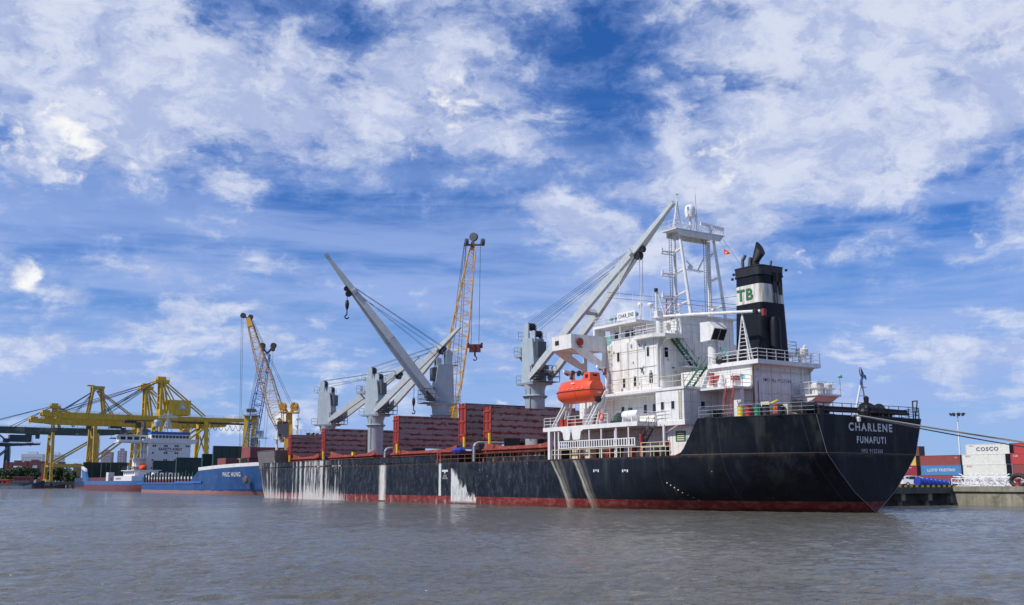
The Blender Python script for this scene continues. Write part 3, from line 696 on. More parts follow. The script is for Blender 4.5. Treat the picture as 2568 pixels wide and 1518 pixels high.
# ------------------------------------------------------------------ deck cranes
def deck_crane(x, zb, tip, zmin=5.0, hook=None, up2=0.0, ht=.77):
    c = Vector((x, 0, zb)); tip = Vector(tip)
    d = Vector((tip.x - x, tip.y, 0)).normalized(); s = Vector((0, 0, 1)).cross(d)     # d boom direction, s left of it
    def L(a, b, z): return c + d * a + s * b + Vector((0, 0, z))
    w = MB()
    w.lathe((x, 0, 0), [(1.28, zmin), (1.28, zb - .9), (1.5, zb - .3), (1.5, zb)], 28)
    w.lathe((x, 0, 0), [(1.28, zb - 1.75), (1.62, zb - 1.7), (1.62, zb - 1.63), (1.28, zb - 1.5)], 28)
    cr = w.build('deck_crane', 'grey_paint', ship, smooth=True)
    w = MB()
    for i in range(14):
        t = 2 * pi * i / 14; w.beam((x + 1.28 * cos(t), 1.28 * sin(t), zb - 2.0), (x + 1.58 * cos(t), 1.58 * sin(t), zb - 1.7), .04, .12)
    w.tube((x - .6, 1.22, zb - .2), (x - .6, 1.3, 8), .06, n=6); w.tube((x + .2, 1.3, zb - .2), (x + .2, 1.36, zb - 1.4), .05, n=6)
    w.build('pedestal_bracket', 'grey_paint', cr)
    # slewing house, a tall box narrowing towards the top front
    w = MB()
    prof = [(-1.7, 0), (1.25, 0), (1.25, 1.6), (.95, 4.6), (.75, 5.75), (-1.4, 6.0), (-1.55, 5.6), (-1.62, 2.0)]
    w.prism([L(a, 0, z) for a, z in prof], s * .95, s * -.95)
    w.loft([[L(a, b, -.25) for a, b in ((-1.9, -1.5), (1.7, -1.5), (1.7, 1.5), (-1.9, 1.5))], [L(a, b, 0) for a, b in ((-1.95, -1.6), (1.8, -1.6), (1.8, 1.6), (-1.95, 1.6))]])
    w.build('crane_house', 'grey_paint', cr)
    for (a0, z0, r, hh) in ((-1.0, 5.9, .5, 1.6), (.55, 5.6, .42, .8)):   # sheave cheeks
        w = MB()
        for q in (-.65, .49):
            n = 10; arc = [L(a0 + r * cos(pi * i / n), 0, z0 + hh + r * sin(pi * i / n)) for i in range(n + 1)]
            w.prism([L(a0 - r * .9, 0, z0 - .3)] + list(reversed(arc)) + [L(a0 + r * .9, 0, z0 - .3)], s * q, s * (q + .16))
        w.build('sheave_bracket', 'grey_paint', cr)
        w = MB(); w.lathe(L(a0, 0, z0 + hh) - s * .47, [(.0, 0), (r * 1.02, 0), (r * 1.02, .94), (0, .94)], 16, s); w.build('sheave', 'black', cr)
    # winch house, operator's cab and side gallery on the boom side
    w = MB(); w.prism([L(1.0, 0, 3.4), L(1.6, 0, 3.4), L(1.6, 0, 5.3), L(.95, 0, 5.4)], s * .7, s * -.6); w.prism([L(1.36, 0, .9), L(1.9, 0, .9), L(1.9, 0, 2.2), L(1.36, 0, 2.2)], s * .9, s * -.7)
    each(w, 'winch_box', 'dark_grey', cr)
    sc = 1 if (s.y > 0 or abs(s.y) < .3) else -1
    w = MB(); w.prism([L(1.45, 0, .3), L(2.5, 0, .3), L(2.7, 0, 1.3), L(2.5, 0, 2.3), L(1.45, 0, 2.3)], s * (sc * .35), s * (sc * 1.5)); cb = w.build('operator_cab', 'dark_grey', cr)
    w = MB(); w.prism([L(2.62, 0, 1.1), L(2.72, 0, 1.32), L(2.6, 0, 2.1), L(2.5, 0, 2.1)], s * (sc * .45), s * (sc * 1.4)); w.build('pane', 'glass', cb)
    w = MB(); w.loft([[L(a, b, .0) for a, b in ((1.3, -1.6), (3.1, -1.6), (3.1, 1.7), (1.3, 1.7))], [L(a, b, .07) for a, b in ((1.3, -1.6), (3.1, -1.6), (3.1, 1.7), (1.3, 1.7))]])
    w.rail([L(1.3, 1.7, .05), L(3.1, 1.7, .05), L(3.1, -1.6, .05), L(1.3, -1.6, .05)], 2.0, 3, 1.2, .045)
    w.build('gallery', 'dark_grey', cr)
    w = MB(); w.loft([[L(a, b, 0.0) for a, b in ((-1.7, -1.1), (-2.7, -1.1), (-2.7, 1.1), (-1.7, 1.1))], [L(a, b, .06) for a, b in ((-1.7, -1.1), (-2.7, -1.1), (-2.7, 1.1), (-1.7, 1.1))]])
    w.rail([L(-1.75, 1.1, .05), L(-2.7, 1.1, .05), L(-2.7, -1.1, .05), L(-1.75, -1.1, .05)], 1.1, 2, 1.2, .03)
    w.loft([[L(a, b, 5.75) for a, b in ((-1.7, -.9), (-2.5, -.9), (-2.5, .9), (-1.7, .9))], [L(a, b, 5.81) for a, b in ((-1.7, -.9), (-2.5, -.9), (-2.5, .9), (-1.7, .9))]])
    w.rail([L(-1.75, .9, 5.8), L(-2.5, .9, 5.8), L(-2.5, -.9, 5.8), L(-1.75, -.9, 5.8)], 1.1, 2, 1.2, .03)
    w.tube(L(-1.85, .5, 0), L(-1.65, .5, 5.8), .03); w.tube(L(-1.85, .1, 0), L(-1.65, .1, 5.8), .03)
    for i in range(20): w.tube(L(-1.85 + .01 * i, .5, .28 * i), L(-1.85 + .01 * i, .1, .28 * i), .02, n=4)
    w.rail([L(-1.5, 1.1, 6.0), L(1.0, 1.1, 5.75)], .8, 2, 1.0, .025)
    w.build('platform', 'grey_paint', cr)
    # rest platform for the neighbour's boom
    if up2:
        w = MB(); w.loft([[L(a, b, 3.6) for a, b in ((-1.75, -.9), (-3.7, -.7), (-3.7, .7), (-1.75, .9))], [L(a, b, 4.0) for a, b in ((-1.75, -1.0), (-3.7, -.8), (-3.7, .8), (-1.75, 1.0))]])
        w.beam(L(-3.4, 0, 3.6), L(-1.7, 0, 2.1), .14, .2); w.rail([L(-1.8, 1, 4), L(-3.7, .8, 4), L(-3.7, -.8, 4), L(-1.8, -1, 4)], 1.0, 2, 1.1, .03);
        w.tube(L(-3.3, 0, 3.9), L(-3.3, 0, 4.9), .25, n=8); w.build('boom_rest', 'grey_paint', cr)
    # boom: two box girders joined by a cross beam, running together into one tapering jib head
    piv = [L(1.0, q * 1.5, .55) for q in (1, -1)]; ctr = (piv[0] + piv[1]) / 2; v = tip - ctr
    def at(t, q, off=0.0): return ctr + v * t + s * q
    w = MB()
    for q in (1, -1):
        w.beam(at(0, q * 1.5), at(.08, q * 1.46), .42, .55, .5, .95); w.beam(at(.08, q * 1.46), at(.42, q * 1.15), .5, .95, .5, 1.05); w.beam(at(.42, q * 1.15), at(.76, q * .36), .5, 1.05, .42, .8)
    w.beam(at(.74, 0), at(1, 0), 1.05, .85, .34, .38); w.beam(at(.985, 0), at(1.004, 0), .5, .5)
    w.beam(at(.415, 1.3), at(.415, -1.3), .55, .55, up=v); w.beam(at(.745, .9), at(.745, -.9), .7, .5, up=v)
    w.beam(at(.05, 1.35), at(.05, -1.35), .3, .3, up=v)
    bo = w.build('boom', 'grey_boom', cr)
    w = MB()
    e = v.normalized().cross(s).normalized(); e = e if e.z < 0 else -e
    w.lathe(at(.755, -.32) + e * .75, [(0, 0), (.48, 0), (.48, .64), (0, .64)], 14, s)
    w.lathe(at(.785, -.22) + e * .62, [(0, 0), (.36, 0), (.36, .44), (0, .44)], 12, s)
    w.build('boom_sheave', 'black', bo)
    w = MB(); pk = L(-1.0, 0, 8.0); pf = L(.62, 0, 6.9)
    for q in (-.4, .05, .45): w.tube(pk + s * q, at(.76, q * .5) - e * .5, .022, n=5)
    for q in (-.3, .3): w.tube(pk + s * q - Vector((0, 0, .75)), at(.70, q * .6) - e * .4, .020, n=5)
    for q in (-.35, .35): w.tube(pf + s * q, at(.73, q * .5) - e * .3, .022, n=5)
    w.build('luffing_cable', 'cable', cr)
    w = MB(); hk = at(ht, 0) + e * (.7 if ht < .9 else .25); hl = hook if hook else 1.2
    for q in (-.22, .22): w.tube(hk + s * q, hk + s * (q * .6) + Vector((0, 0, -hl)), .025, n=5)
    w.build('hoist_cable', 'cable', cr)
    if hook:
        w = MB(); p = hk - Vector((0, 0, hl)); w.lathe(p, [(.05, .1), (.22, .0), (.30, -.5), (.26, -.95), (.10, -1.4), (.06, -1.6)], 10); w.tube(p - Vector((0, 0, 1.5)), p - Vector((0, 0, 2.1)), .09, n=8)
        arc = [p + d * (.28 * sin(a)) - Vector((0, 0, 2.4 - .30 * cos(a))) for a in [radians(k) for k in (-10, 30, 70, 110, 150, 190, 230, 260)]]
        w.path(arc, .10, 7); w.build('hook_block', 'black', cr)
    return cr
deck_crane(54.6, 15.2, (27.4, 0, 33.1), hook=26, up2=1)
deck_crane(79.3, 14.1, (83.2, 17.3, 35.4), hook=1.4)
deck_crane(101.2, 13.6, (86.0, -7.0, 27.0), up2=1)
deck_crane(121.0, 12.9, (106.3, -10.4, 24.4), hook=6.5, ht=.95)
# ------------------------------------------------------------------ superstructure
def windows(parent, pts, axis, plane, w_, h_, label=None):
    """each window: a dark pane in a frame set 3 cm proud; axis 'y' = in a side wall (y=plane), 'x' = in an aft wall (x=plane)"""
    for a, z in pts:
        f = MB(); g = MB(); k = .045
        for i0, i1, j0, j1 in ((-w_ / 2 - k, w_ / 2 + k, h_ / 2, h_ / 2 + k), (-w_ / 2 - k, w_ / 2 + k, -h_ / 2 - k, -h_ / 2), (-w_ / 2 - k, -w_ / 2, -h_ / 2, h_ / 2), (w_ / 2, w_ / 2 + k, -h_ / 2, h_ / 2)):
            if axis == 'y': f.box(a + i0, a + i1, plane, plane + .035, z + j0, z + j1)
            else: f.box(plane - .035, plane, a + i0, a + i1, z + j0, z + j1)
        if axis == 'y': g.box(a - w_ / 2, a + w_ / 2, plane, plane + .012, z - h_ / 2, z + h_ / 2)
        else: g.box(plane - .012, plane, a - w_ / 2, a + w_ / 2, z - h_ / 2, z + h_ / 2)
        o = g.build('window', 'glass', parent); f.build('frame', 'white_plain', o)
def door(parent, a, z0, axis, plane, col='white_plain', w_=.75, h_=1.8):
    f = MB()
    if axis == 'y': f.box(a - w_ / 2, a + w_ / 2, plane, plane + .05, z0, z0 + h_)
    else: f.box(plane - .05, plane, a - w_ / 2, a + w_ / 2, z0, z0 + h_)
    o = f.build('door', col, parent); g = MB()
    if axis == 'y': g.box(a - .28, a - .22, plane + .05, plane + .09, z0 + .8, z0 + 1.1)
    else: g.box(plane - .09, plane - .05, a - .28, a - .22, z0 + .8, z0 + 1.1)
    g.build('handle', 'dark_grey', o)
# lower tier on the main deck (recessed, mostly shaded by the boat deck)
w = MB(); w.box(20.6, 37, -6.4, 6.4, 5, 7.95); w.box(17.15, 20.6, -7.6, 7.6, 5, 7.95)
t0 = w.build('lower_deckhouse', 'white', ship)
door(t0, 29.5, 5.15, 'y', 6.4, 'dark_grey'); door(t0, 25.8, 5.15, 'y', 6.4, 'green_paint'); door(t0, 33.4, 5.15, 'y', 6.4, 'dark_grey', 1.3)  # dark doors, some of them added to deepen the shade under the boat deck
windows(t0, [(31.4, 6.7), (27.6, 6.7)], 'y', 6.4, .4, .55)
# boat deck slab
w = MB(); w.prism([(37, 11, 0), (21.1, 11, 0), (21.1, 8.55, 0), (17.05, 8.55, 0), (17.05, -8.55, 0), (21.1, -8.55, 0), (21.1, -11, 0), (37, -11, 0)], (0, 0, 7.97), (0, 0, 8.4))
bd = w.build('boat_deck', 'white_plain', ship)
# side pocket plating at the forward end: posts and two deep curved brackets
w = MB()
w.box(35.7, 36.1, 10.6, 11.0, 5.0, 7.97); w.box(34.9, 35.05, 10.7, 10.9, 5, 7.97); w.box(34.2, 34.38, 10.7, 10.9, 5, 7.97)
for x0, x1 in ((33.2, 32.1), (31.6, 30.3)):
    pr = [(x0 + .55, 0, 7.97), (x0 + .15, 0, 7.75), (x0, 0, 7.1), (x0 - .1, 0, 6.95), (x1 + .1, 0, 6.95), (x1, 0, 7.1), (x1 - .15, 0, 7.75), (x1 - .55, 0, 7.97)]
    w.prism(pr, (0, 10.9, 0), (0, 11.01, 0)); w.prism([pr[2], pr[3], pr[4], pr[5]], (0, 10.3, 0), (0, 10.9, 0))
for x in (28.9, 26.9, 24.5, 22.6): w.box(x - .07, x + .07, 10.75, 10.9, 5, 7.97)
w.tube((25.0, 10.6, 5), (25.0, 10.6, 7.97), .11, n=8)
w.tube((18.5, 9.9, 5), (18.5, 9.9, 7.97), .13, n=8); w.beam((18.5, 9.9, 7.1), (18.0, 8.6, 7.95), .1, .1)
each(w, 'pillar', 'white_plain', bd)
w = MB()   # folded accommodation ladder hung along the side
for z in (6.12, 6.82): w.beam((34.0, 10.95, z), (21.6, 10.95, z), .06, .09)
x = 34.0
while x > 21.6: w.box(x - .09, x + .06, 10.93, 10.97, 6.1, 6.84); x -= .40
w.beam((34, 10.75, 6.1), (21.6, 10.75, 6.1), .06, .06); w.build('accommodation_ladder', 'white_plain', ship)
w = MB(); w.rail([(35.5, 10.9, 5), (17.2, 10.9, 5)], .95, 2, 1.6, .035); each(w, 'railing', 'cream', ship)
w = MB(); w.rail([(20.7, 10.9, 5), (16.6, 10.9, 5)], 1.3, 3, 1.4, .035); each(w, 'railing', 'cream', ship)
w = MB()
for x in (32.2, 29.9): w.box(x - .5, x + .5, 9.6, 10.3, 5, 6.0)
each(w, 'locker', 'cream', ship)
w = MB()
for x in (30.9, 33.6, 28.2): w.tube((x, 9.3, 5.5), (x - .9, 9.3, 5.5), .42, n=10); w.box(x - 1.1, x + .2, 8.9, 9.8, 5.0, 5.35)
w.tube((25.9, 9.2, 5.9), (26.9, 9.2, 5.9), .45, n=10); each(w, 'mooring_winch', 'black', ship)  # black gear, part of it added to darken the recess
w = MB(); w.box(26.6, 27.6, 9.4, 9.9, 5.0, 5.9); w.box(22.6, 23.1, 10.0, 10.6, 5.0, 6.0); w.tube((21.4, 10.3, 5), (21.4, 10.3, 7.2), .18, n=8); each(w, 'fire_station', 'red_paint', ship)
w = MB(); w.lathe((19.6, 10.0, 5), [(0, 0), (.4, 0), (.45, .4), (.3, .8), (0, .85)], 9); w.box(17.7, 18.2, 9.9, 10.5, 5, 5.9); each(w, 'bollard', 'black', ship)
w = MB(); w.stair((23.2, 9.6, 5.0), (20.6, 9.6, 8.0), .75, (0, 1, 0), 10); w.build('stair', 'dark_grey', ship)
w = MB(); w.box(18.0, 19.4, 7.6, 7.64, 6.45, 7.45); sg = w.build('safety_notice', 'green_paint', t0)
w = MB()
for i in range(4): w.box(18.2, 19.2, 7.64, 7.65, 6.55 + i * .2, 6.65 + i * .2)
w.build('notice_rows', 'letters_cream', sg)
w = MB(); w.box(20.3, 20.9, 7.6, 7.8, 6.1, 6.6); w.build('hose_box', 'red_paint', t0)

# second tier
w = MB(); w.box(21.2, 36.2, -6.6, 6.6, 8.4, 11.35); w.box(17.15, 21.2, -8.5, 8.5, 8.4, 11.35); w.box(12.5, 17.15, -4.0, 4.0, 8.25, 11.4)
t1 = w.build('second_deckhouse', 'white', ship)
windows(t1, [(23.6, 9.95), (25.0, 9.95), (28.6, 9.95), (22.2, 9.95)], 'y', 6.6, .5, .85)
windows(t1, [(18.7, 9.9), (20.2, 9.9)], 'y', 8.5, .45, .75); windows(t1, [(6.1, 9.9)], 'x', 17.15, .5, .65)
door(t1, 33.2, 8.5, 'y', 6.6, 'red_paint', .9, 1.85); door(t1, 27.4, 8.5, 'y', 6.6, 'green_paint', .6, 1.7)
w = MB(); w.box(17.0, 34.0, 6.0, 8.6, 11.36, 11.62); w.box(17.0, 21.2, -8.6, 6.0, 11.36, 11.6); w.box(21.0, 33.6, 6.58, 7.35, 11.15, 11.36); w.build('ledge', 'white_plain', t1)
w = MB(); w.box(21.0, 33.6, 7.35, 7.42, 11.2, 11.9)
w.build('ledge_plate', 'white_plain', t1)
# tall block: two more decks and the bridge deck
w = MB(); w.box(23.4, 31.7, -6.3, 6.3, 11.62, 17.15)
t2 = w.build('accommodation_block', 'white', ship)
windows(t2, [(29.6, 15.75), (24.75, 15.85), (28.7, 12.9), (26.9, 12.95)], 'y', 6.3, .38, 1.0)
windows(t2, [(5.05, 15.7), (-2.5, 12.9)], 'x', 23.4, .5, 1.0)
door(t2, 0.9, 14.45, 'x', 23.4, 'white_plain', .9, 1.8)
w = MB()
for x in (23.2,): w.tube((x, 6.36, 11.7), (x, 6.36, 17.1), .07, n=6)
w.tube((23.3, 5.9, 11.7), (23.3, 5.9, 17.0), .05, n=6); each(w, 'drain_pipe', 'white_plain', t2)
w = MB(); w.box(25.6, 25.9, 6.3, 6.5, 14.1, 14.2); w.box(25.6, 25.68, 6.3, 6.5, 13.7, 14.1); w.box(24.1, 24.6, 6.3, 6.36, 12.6, 13.6); w.lathe((23.3, 4.2, 14.1), [(0, 0), (.15, 0), (.15, .1), (0, .12)], 8); each(w, 'wall_lamp', 'dark_grey', t2)
# landing on the aft wall
w = MB(); w.box(22.3, 23.4, 1.4, 3.4, 14.2, 14.35); w.rail([(23.4, 3.4, 14.35), (22.3, 3.4, 14.35), (22.3, 1.4, 14.35)], 1.0, 2, 1.2, .03); w.build('landing', 'white_plain', t2)
w = MB(); w.stair((22.6, 1.9, 14.35), (22.9, 4.4, 17.1), .7, (1, 0, 0), 11); w.build('stair', 'green_paint', t2)
w = MB(); w.stair((20.2, 5.2, 11.6), (18.3, 4.6, 14.0), .7, (.3, .95, 0), 10); w.build('stair', 'green_paint', t1)

# bridge wings on big brackets
for sd_ in (1, -1):
    w = MB(); w.box(31.7, 35.2, sd_ * 6.0, sd_ * 11.0, 16.62, 16.9)
    w.box(31.7, 31.82, sd_ * 6.0, sd_ * 11.0, 16.9, 18.15); w.box(35.08, 35.2, sd_ * 6.0, sd_ * 11.0, 16.9, 18.15); w.box(31.82, 35.08, sd_ * 10.88, sd_ * 11.0, 16.9, 18.15)
    wg = w.build('bridge_wing', 'white_plain', ship)
    for X in (31.66, 35.1):     # plate brackets with a lightening opening
        w = MB()
        polys = [[(6.3, 17.0), (10.95, 17.0), (10.95, 16.62), (8.7, 16.5), (6.95, 16.5), (6.3, 16.5)], [(10.95, 16.62), (9.46, 15.8), (8.03, 15.14), (7.1, 15.5), (8.7, 16.5)], [(6.3, 16.5), (6.95, 16.5), (6.78, 16.3), (6.78, 15.6), (6.3, 15.5)], [(6.3, 15.5), (6.78, 15.6), (7.1, 15.5), (8.03, 15.14), (6.87, 14.69), (6.45, 14.3), (6.3, 13.2)]]
        for pl in polys: w.prism([(0, sd_ * y, z) for y, z in pl], (X, 0, 0), (X + .12, 0, 0))
        w.build('bracket', 'white_plain', wg)
    w = MB(); w.box(33.9, 34.6, sd_ * 11.0, sd_ * 11.015, 17.15, 17.65); w.build('wing_opening', 'black', wg)
    w = MB(); w.lathe((31.5, sd_ * 9.9, 17.35), [(.25, 0), (.42, 0), (.42, .14), (.25, .14)], 16, (1, 0, 0)); w.box(31.5, 31.65, sd_ * 9.6, sd_ * 10.05, 16.75, 16.85); w.build('lifebuoy', 'red_paint', wg)
# wheelhouse tier
w = MB(); w.box(26.4, 32.6, -5.0, 5.0, 17.15, 19.2); w.box(23.4, 26.4, -4.6, 2.9, 17.15, 19.75)
wh = w.build('wheelhouse', 'white', ship)
windows(wh, [(29.6, 18.3), (28.6, 18.3), (31.4, 18.3)], 'y', 5.0, .75, .8); windows(wh, [(27.2, 18.45), (26.9, 18.45)], 'y', 5.0, .22, .5)
door(wh, -0.3, 17.25, 'x', 23.4, 'white_plain', .9, 2.0)
w = MB(); w.box(26.6, 34.0, -6.3, 6.3, 19.2, 19.45); w.box(33.7, 34.0, 4.8, 6.3, 17.6, 19.2); w.box(23.2, 26.6, -4.9, 3.2, 19.75, 19.95)
rf = w.build('roof', 'white_plain', wh)
w = MB(); w.rail([(23.5, 6.25, 17.2), (33.6, 6.25, 17.2)], 1.0, 2, 2.2, .035); each(w, 'railing', 'white_plain', ship)
w = MB(); w.box(30.9, 32.0, 6.2, 6.24, 17.3, 18.1); w.build('canvas_dodger', 'teal', wh)
w = MB()
w.rail([(33.9, -6.2, 19.45), (33.9, 6.2, 19.45), (26.7, 6.2, 19.45)], 1.0, 3, 1.8, .028); w.rail([(26.7, -6.2, 19.45), (33.9, -6.2, 19.45)], 1.0, 3, 1.8, .028)
w.rail([(26.5, 3.1, 19.95), (23.3, 3.1, 19.95), (23.3, -4.8, 19.95)], 1.0, 3, 1.6, .028)
each(w, 'railing', 'white_plain', rf)
w = MB(); w.box(26.7, 29.7, 6.26, 6.31, 19.62, 20.42); nb = w.build('name_board', 'white_clean', rf)
text('ship_name', 'CHAR_ENE', .50, (28.2, 6.32, 20.02), (-1, 0, 0), (0, 0, 1), 'letters_black', nb, width=2.5, bold=.015)
# aerials and gear on the roof
w = MB()
for x, y, z, h in ((29.5, 6.1, 17.3, 9.6), (28.6, 5.0, 19.45, 3.2), (27.6, 4.4, 19.45, 3.0), (26.6, 5.6, 19.45, 6.6), (27.0, 3.6, 19.45, 3.2), (32.0, 2, 19.45, 3), (33.8, 6.1, 19.45, 1.35)):
    w.tube((x, y, z), (x, y, z + h * .45), .06 if h > 6 else .035, .04, 6); w.tube((x, y, z + h * .45), (x, y, z + h), .035, .018, 5)
each(w, 'whip_aerial', 'white_clean', rf)
w = MB(); w.tube((25.7, 5.0, 19.4), (25.7, 5.0, 20.7), .035); w.lathe((25.7, 5, 20.7), [(.05, 0), (.32, .12), (.36, .3), (.30, .42), (0, .48)], 14); w.lathe((27.2, 5.2, 20.9), [(0, 0), (.2, .02), (.28, .25), (.2, .48), (0, .52)], 12); w.tube((27.2, 5.2, 19.5), (27.2, 5.2, 20.9), .04)
each(w, 'satellite_dome', 'white_clean', rf)
w = MB()
for x, y in ((31.2, 5.8), (30.6, 5.8), (26.9, 5.9)): w.tube((x, y, 19.45), (x, y, 19.95), .03); w.lathe((x, y + .1, 20.05), [(0, -.2), (.2, -.18), (.24, .14), (0, .2)], 10, (.2, 1, .1))
each(w, 'searchlight', 'teal', rf)
# goal-post radar mast
w = MB()
for y in (2.45, -2.45):
    w.tube((24.6, y, 19.5), (24.6, y, 28.4), .24 if y < 0 else .17, .2 if y < 0 else .15, 10)
    w.tube((22.35, y, 19.6), (23.75, y, 28.4), .19, .15, 10)
    for z in (21.1, 22.2, 24.6, 26.9) if y > 0 else (21.0, 24.2, 27.0):
        f = (z - 19.6) / 8.8; xb = 22.35 + 1.4 * f; w.tube((24.6, y, z - .25), (xb, y, z + .1), .13, n=8)
        w.prism([(24.5, 0, z + .2), (24.05, 0, z - .08), (24.5, 0, z - .15)], (0, y - .03, 0), (0, y + .03, 0))
w.prism([(23.2, 0, 28.9), (23.35, 0, 28.9), (23.35, 0, 28.3), (23.2, 0, 28.3)], (0, -2.9, 0), (0, 2.9, 0)); w.box(25.2, 25.35, -2.9, 2.9, 28.3, 28.9); w.box(23.35, 25.2, -2.3, -2.2, 28.5, 28.9); w.box(23.35, 25.2, 2.2, 2.3, 28.5, 28.9); w.box(23.1, 25.5, -3.5, 3.5, 28.9, 28.98)
for sd_ in (1, -1): w.prism([(0, sd_ * 2.9, 28.3), (0, sd_ * 3.4, 28.88), (0, sd_ * 2.9, 28.88)], (23.2, 0, 0), (23.3, 0, 0))
mast = w.build('radar_mast', 'white_plain', ship, smooth=True)
w = MB(); w.rail([(25.4, 3.4, 28.98), (23.2, 3.4, 28.98), (23.2, 1.2, 28.98)], .95, 2, 1.2, .025); w.rail([(23.2, 0.6, 28.98), (23.2, -3.4, 28.98), (25.4, -3.4, 28.98), (25.4, 3.4, 28.98)], .95, 2, 1.2, .025); each(w, 'railing', 'white_plain', mast)
w = MB()
for y0 in (2.95, -2.0):
    for q in (-.18, .18): w.tube((24.7 + q, y0, 19.5), (24.7 + q, y0, 28.6), .03, n=5)
    for i in range(34): w.tube((24.52, y0, 19.6 + i * .27), (24.88, y0, 19.6 + i * .27), .018, n=4)
w.build('ladder', 'dark_grey', mast)
w = MB()
for z in (20, 20.5, 21.0, 21.5): w.path([(24.4, 3.0, z), (24.2, 3.4, z), (24.6, 3.75, z), (25.1, 3.4, z), (24.95, 3.0, z)], .03, 5)
for p in ((24.2, 3.4), (24.6, 3.75), (25.1, 3.4)): w.tube((*p, 19.6), (*p, 21.6), .03)
w.build('ladder_cage', 'red_paint', mast)
w = MB()
for z in (21.9, 24.3, 26.7):
    w.beam((24.6, 2.6, z), (24.6, 4.3, z - .1), .10, .12); w.beam((24.6, 2.6, z - .35), (24.6, 4.4, z - .35), .3, .05); w.beam((24.6, 3.0, z - .3), (24.6, 3.9, z), .06, .06); w.tube((24.6, 4.25, z - .25), (24.6, 4.25, z + .25), .14, n=8)
    w.tube((24.6, 4.25, z + .25), (24.6, 4.25, z + .5), .03)
each(w, 'lamp_bracket', 'white_plain', mast)
w = MB(); w.tube((24.2, .45, 28.98), (24.2, .45, 30.7), .13, n=10); w.tube((24.2, .45, 30.0), (24.2, 1.4, 29.0), .06); w.lathe((24.2, .45, 30.65), [(.0, 0), (.5, .0), (.55, .12)], 20); dm_ = w.build('radome_post', 'white_plain', mast)
w = MB(); w.lathe((24.2, .45, 30.77), [(.50, 0), (.58, .42), (.58, .78), (.53, 1.05), (.39, 1.25), (.18, 1.34), (0, 1.36)], 24); w.build('radome', 'white_clean', dm_, smooth=True)
w = MB(); w.beam((23.5, -.3, 30.0), (23.7, -3.9, 29.85), .28, .32); w.lathe((23.6, -1.95, 29.0), [(.16, 0), (.16, .5), (.3, .5), (.3, .85), (.12, .95), (.12, 1.05)], 10); w.build('radar_scanner', 'white_clean', mast)
w = MB(); w.beam((24.4, 1.0, 25.9), (24.4, .1, 25.3), .15, .12); w.beam((24.4, .9, 25.0), (24.4, -1.2, 24.95), .5, .12); w.beam((24.4, -1.6, 26.6), (24.4, -.6, 25.0), .12, .14); w.lathe((24.4, .5, 25.05), [(.25, 0), (.3, .3), (.12, .45)], 10); w.build('radar_scanner', 'white_clean', mast)
w = MB()
b3 = [(23.9, 3.1, 28.98), (23.9, 2.0, 28.98), (24.9, 2.5, 28.98)]; t3 = (24.2, 2.3, 32.4)
for p in b3: w.tube(p, t3, .055, .045, 6)
for f in (.3, .55, .78):
    q = [Vector(p).lerp(Vector(t3), f) for p in b3]
    for i in range(3): w.tube(q[i], q[(i + 1) % 3], .03); w.tube(q[i], Vector(b3[(i + 1) % 3]).lerp(Vector(t3), f - .24), .025)
w.tube(t3, (24.2, 2.3, 33.3), .035); w.box(24.1, 24.3, 2.1, 2.5, 33.0, 33.04); w.build('signal_mast', 'white_plain', mast)
w = MB(); w.tube((24.4, -.6, 28.98), (24.4, -.55, 33.4), .09, .06, 8); w.tube((24.4, -.55, 33.4), (24.4, -.55, 34.4), .03, .015); w.tube((24.4, -.6, 32.2), (24.4, -.25, 29.0), .025); w.tube((24.4, -.6, 32.2), (24.4, -.95, 29.0), .025); w.build('pole_mast', 'white_plain', mast)
w = MB()
for a, b in (((26, 5, 20.8), (24.6, -3.4, 19.9)), ((33, 5, 23.4), (16, 0, 19.9)), ((33, 5, 22.8), (15.5, 1.2, 19.4)), ((24.6, -2.4, 22.0), (16.6, -1, 21.4)), ((23.3, -3.4, 28.6), (17, -2.9, 21))): w.tube(a, b, .022, n=4)
w.build('aerial_wire', 'cable', mast)

# stores crane: post on the wing platform, horizontal boom resting on a crutch
w = MB(); w.prism([(26.6, 6.3, 0), (26.2, 7.0, 0), (23.3, 7.0, 0), (22.2, 6.2, 0), (22.2, 2.9, 0), (23.4, 2.9, 0), (23.4, 6.3, 0)], (0, 0, 17.16), (0, 0, 17.5))
w.prism([(23.4, 0, 17.16), (22.5, 0, 17.16), (23.4, 0, 16.3)], (0, 5.6, 0), (0, 5.72, 0)); w.prism([(23.4, 0, 17.16), (22.5, 0, 17.16), (23.4, 0, 16.3)], (0, 3.6, 0), (0, 3.72, 0))
pf_ = w.build('side_platform', 'white_plain', ship)
w = MB(); w.rail([(26.5, 6.4, 17.5), (26.2, 6.95, 17.5), (23.3, 6.95, 17.5), (22.25, 6.15, 17.5), (22.25, 4.6, 17.5)], .95, 3, 1.4, .026); each(w, 'railing', 'white_plain', pf_)
w = MB(); w.lathe((24.4, 5.0, 17.5), [(.36, 0), (.36, 1.75), (.62, 1.85), (.62, 1.95), (.3, 1.96)], 16)
cp = w.build('stores_crane', 'white_plain', ship, smooth=True)
w = MB(); w.tube((24.4, 5.35, 19.4), (24.4, 5.35, 22.2), .1, n=8); w.tube((23.9, 4.6, 19.4), (24.35, 5.3, 22.3), .09, n=8); w.tube((24.4, 5.35, 20.9), (23.6, 4.0, 20.9), .05); w.tube((23.6, 4.0, 20.9), (23.9, 4.6, 20.0), .05)
w.box(24.1, 24.7, 4.7, 5.5, 19.45, 20.1); w.build('crane_post', 'white_plain', cp)
w = MB(); w.lathe((24.4, 5.35, 22.3), [(0, -.2), (.2, -.18), (.2, .18), (0, .2)], 10); w.lathe((24.4, 5.1, 19.8), [(0, 0), (.34, 0), (.34, .5), (0, .5)], 12, (1, 0, 0)); w.build('winch_drum', 'black', cp)
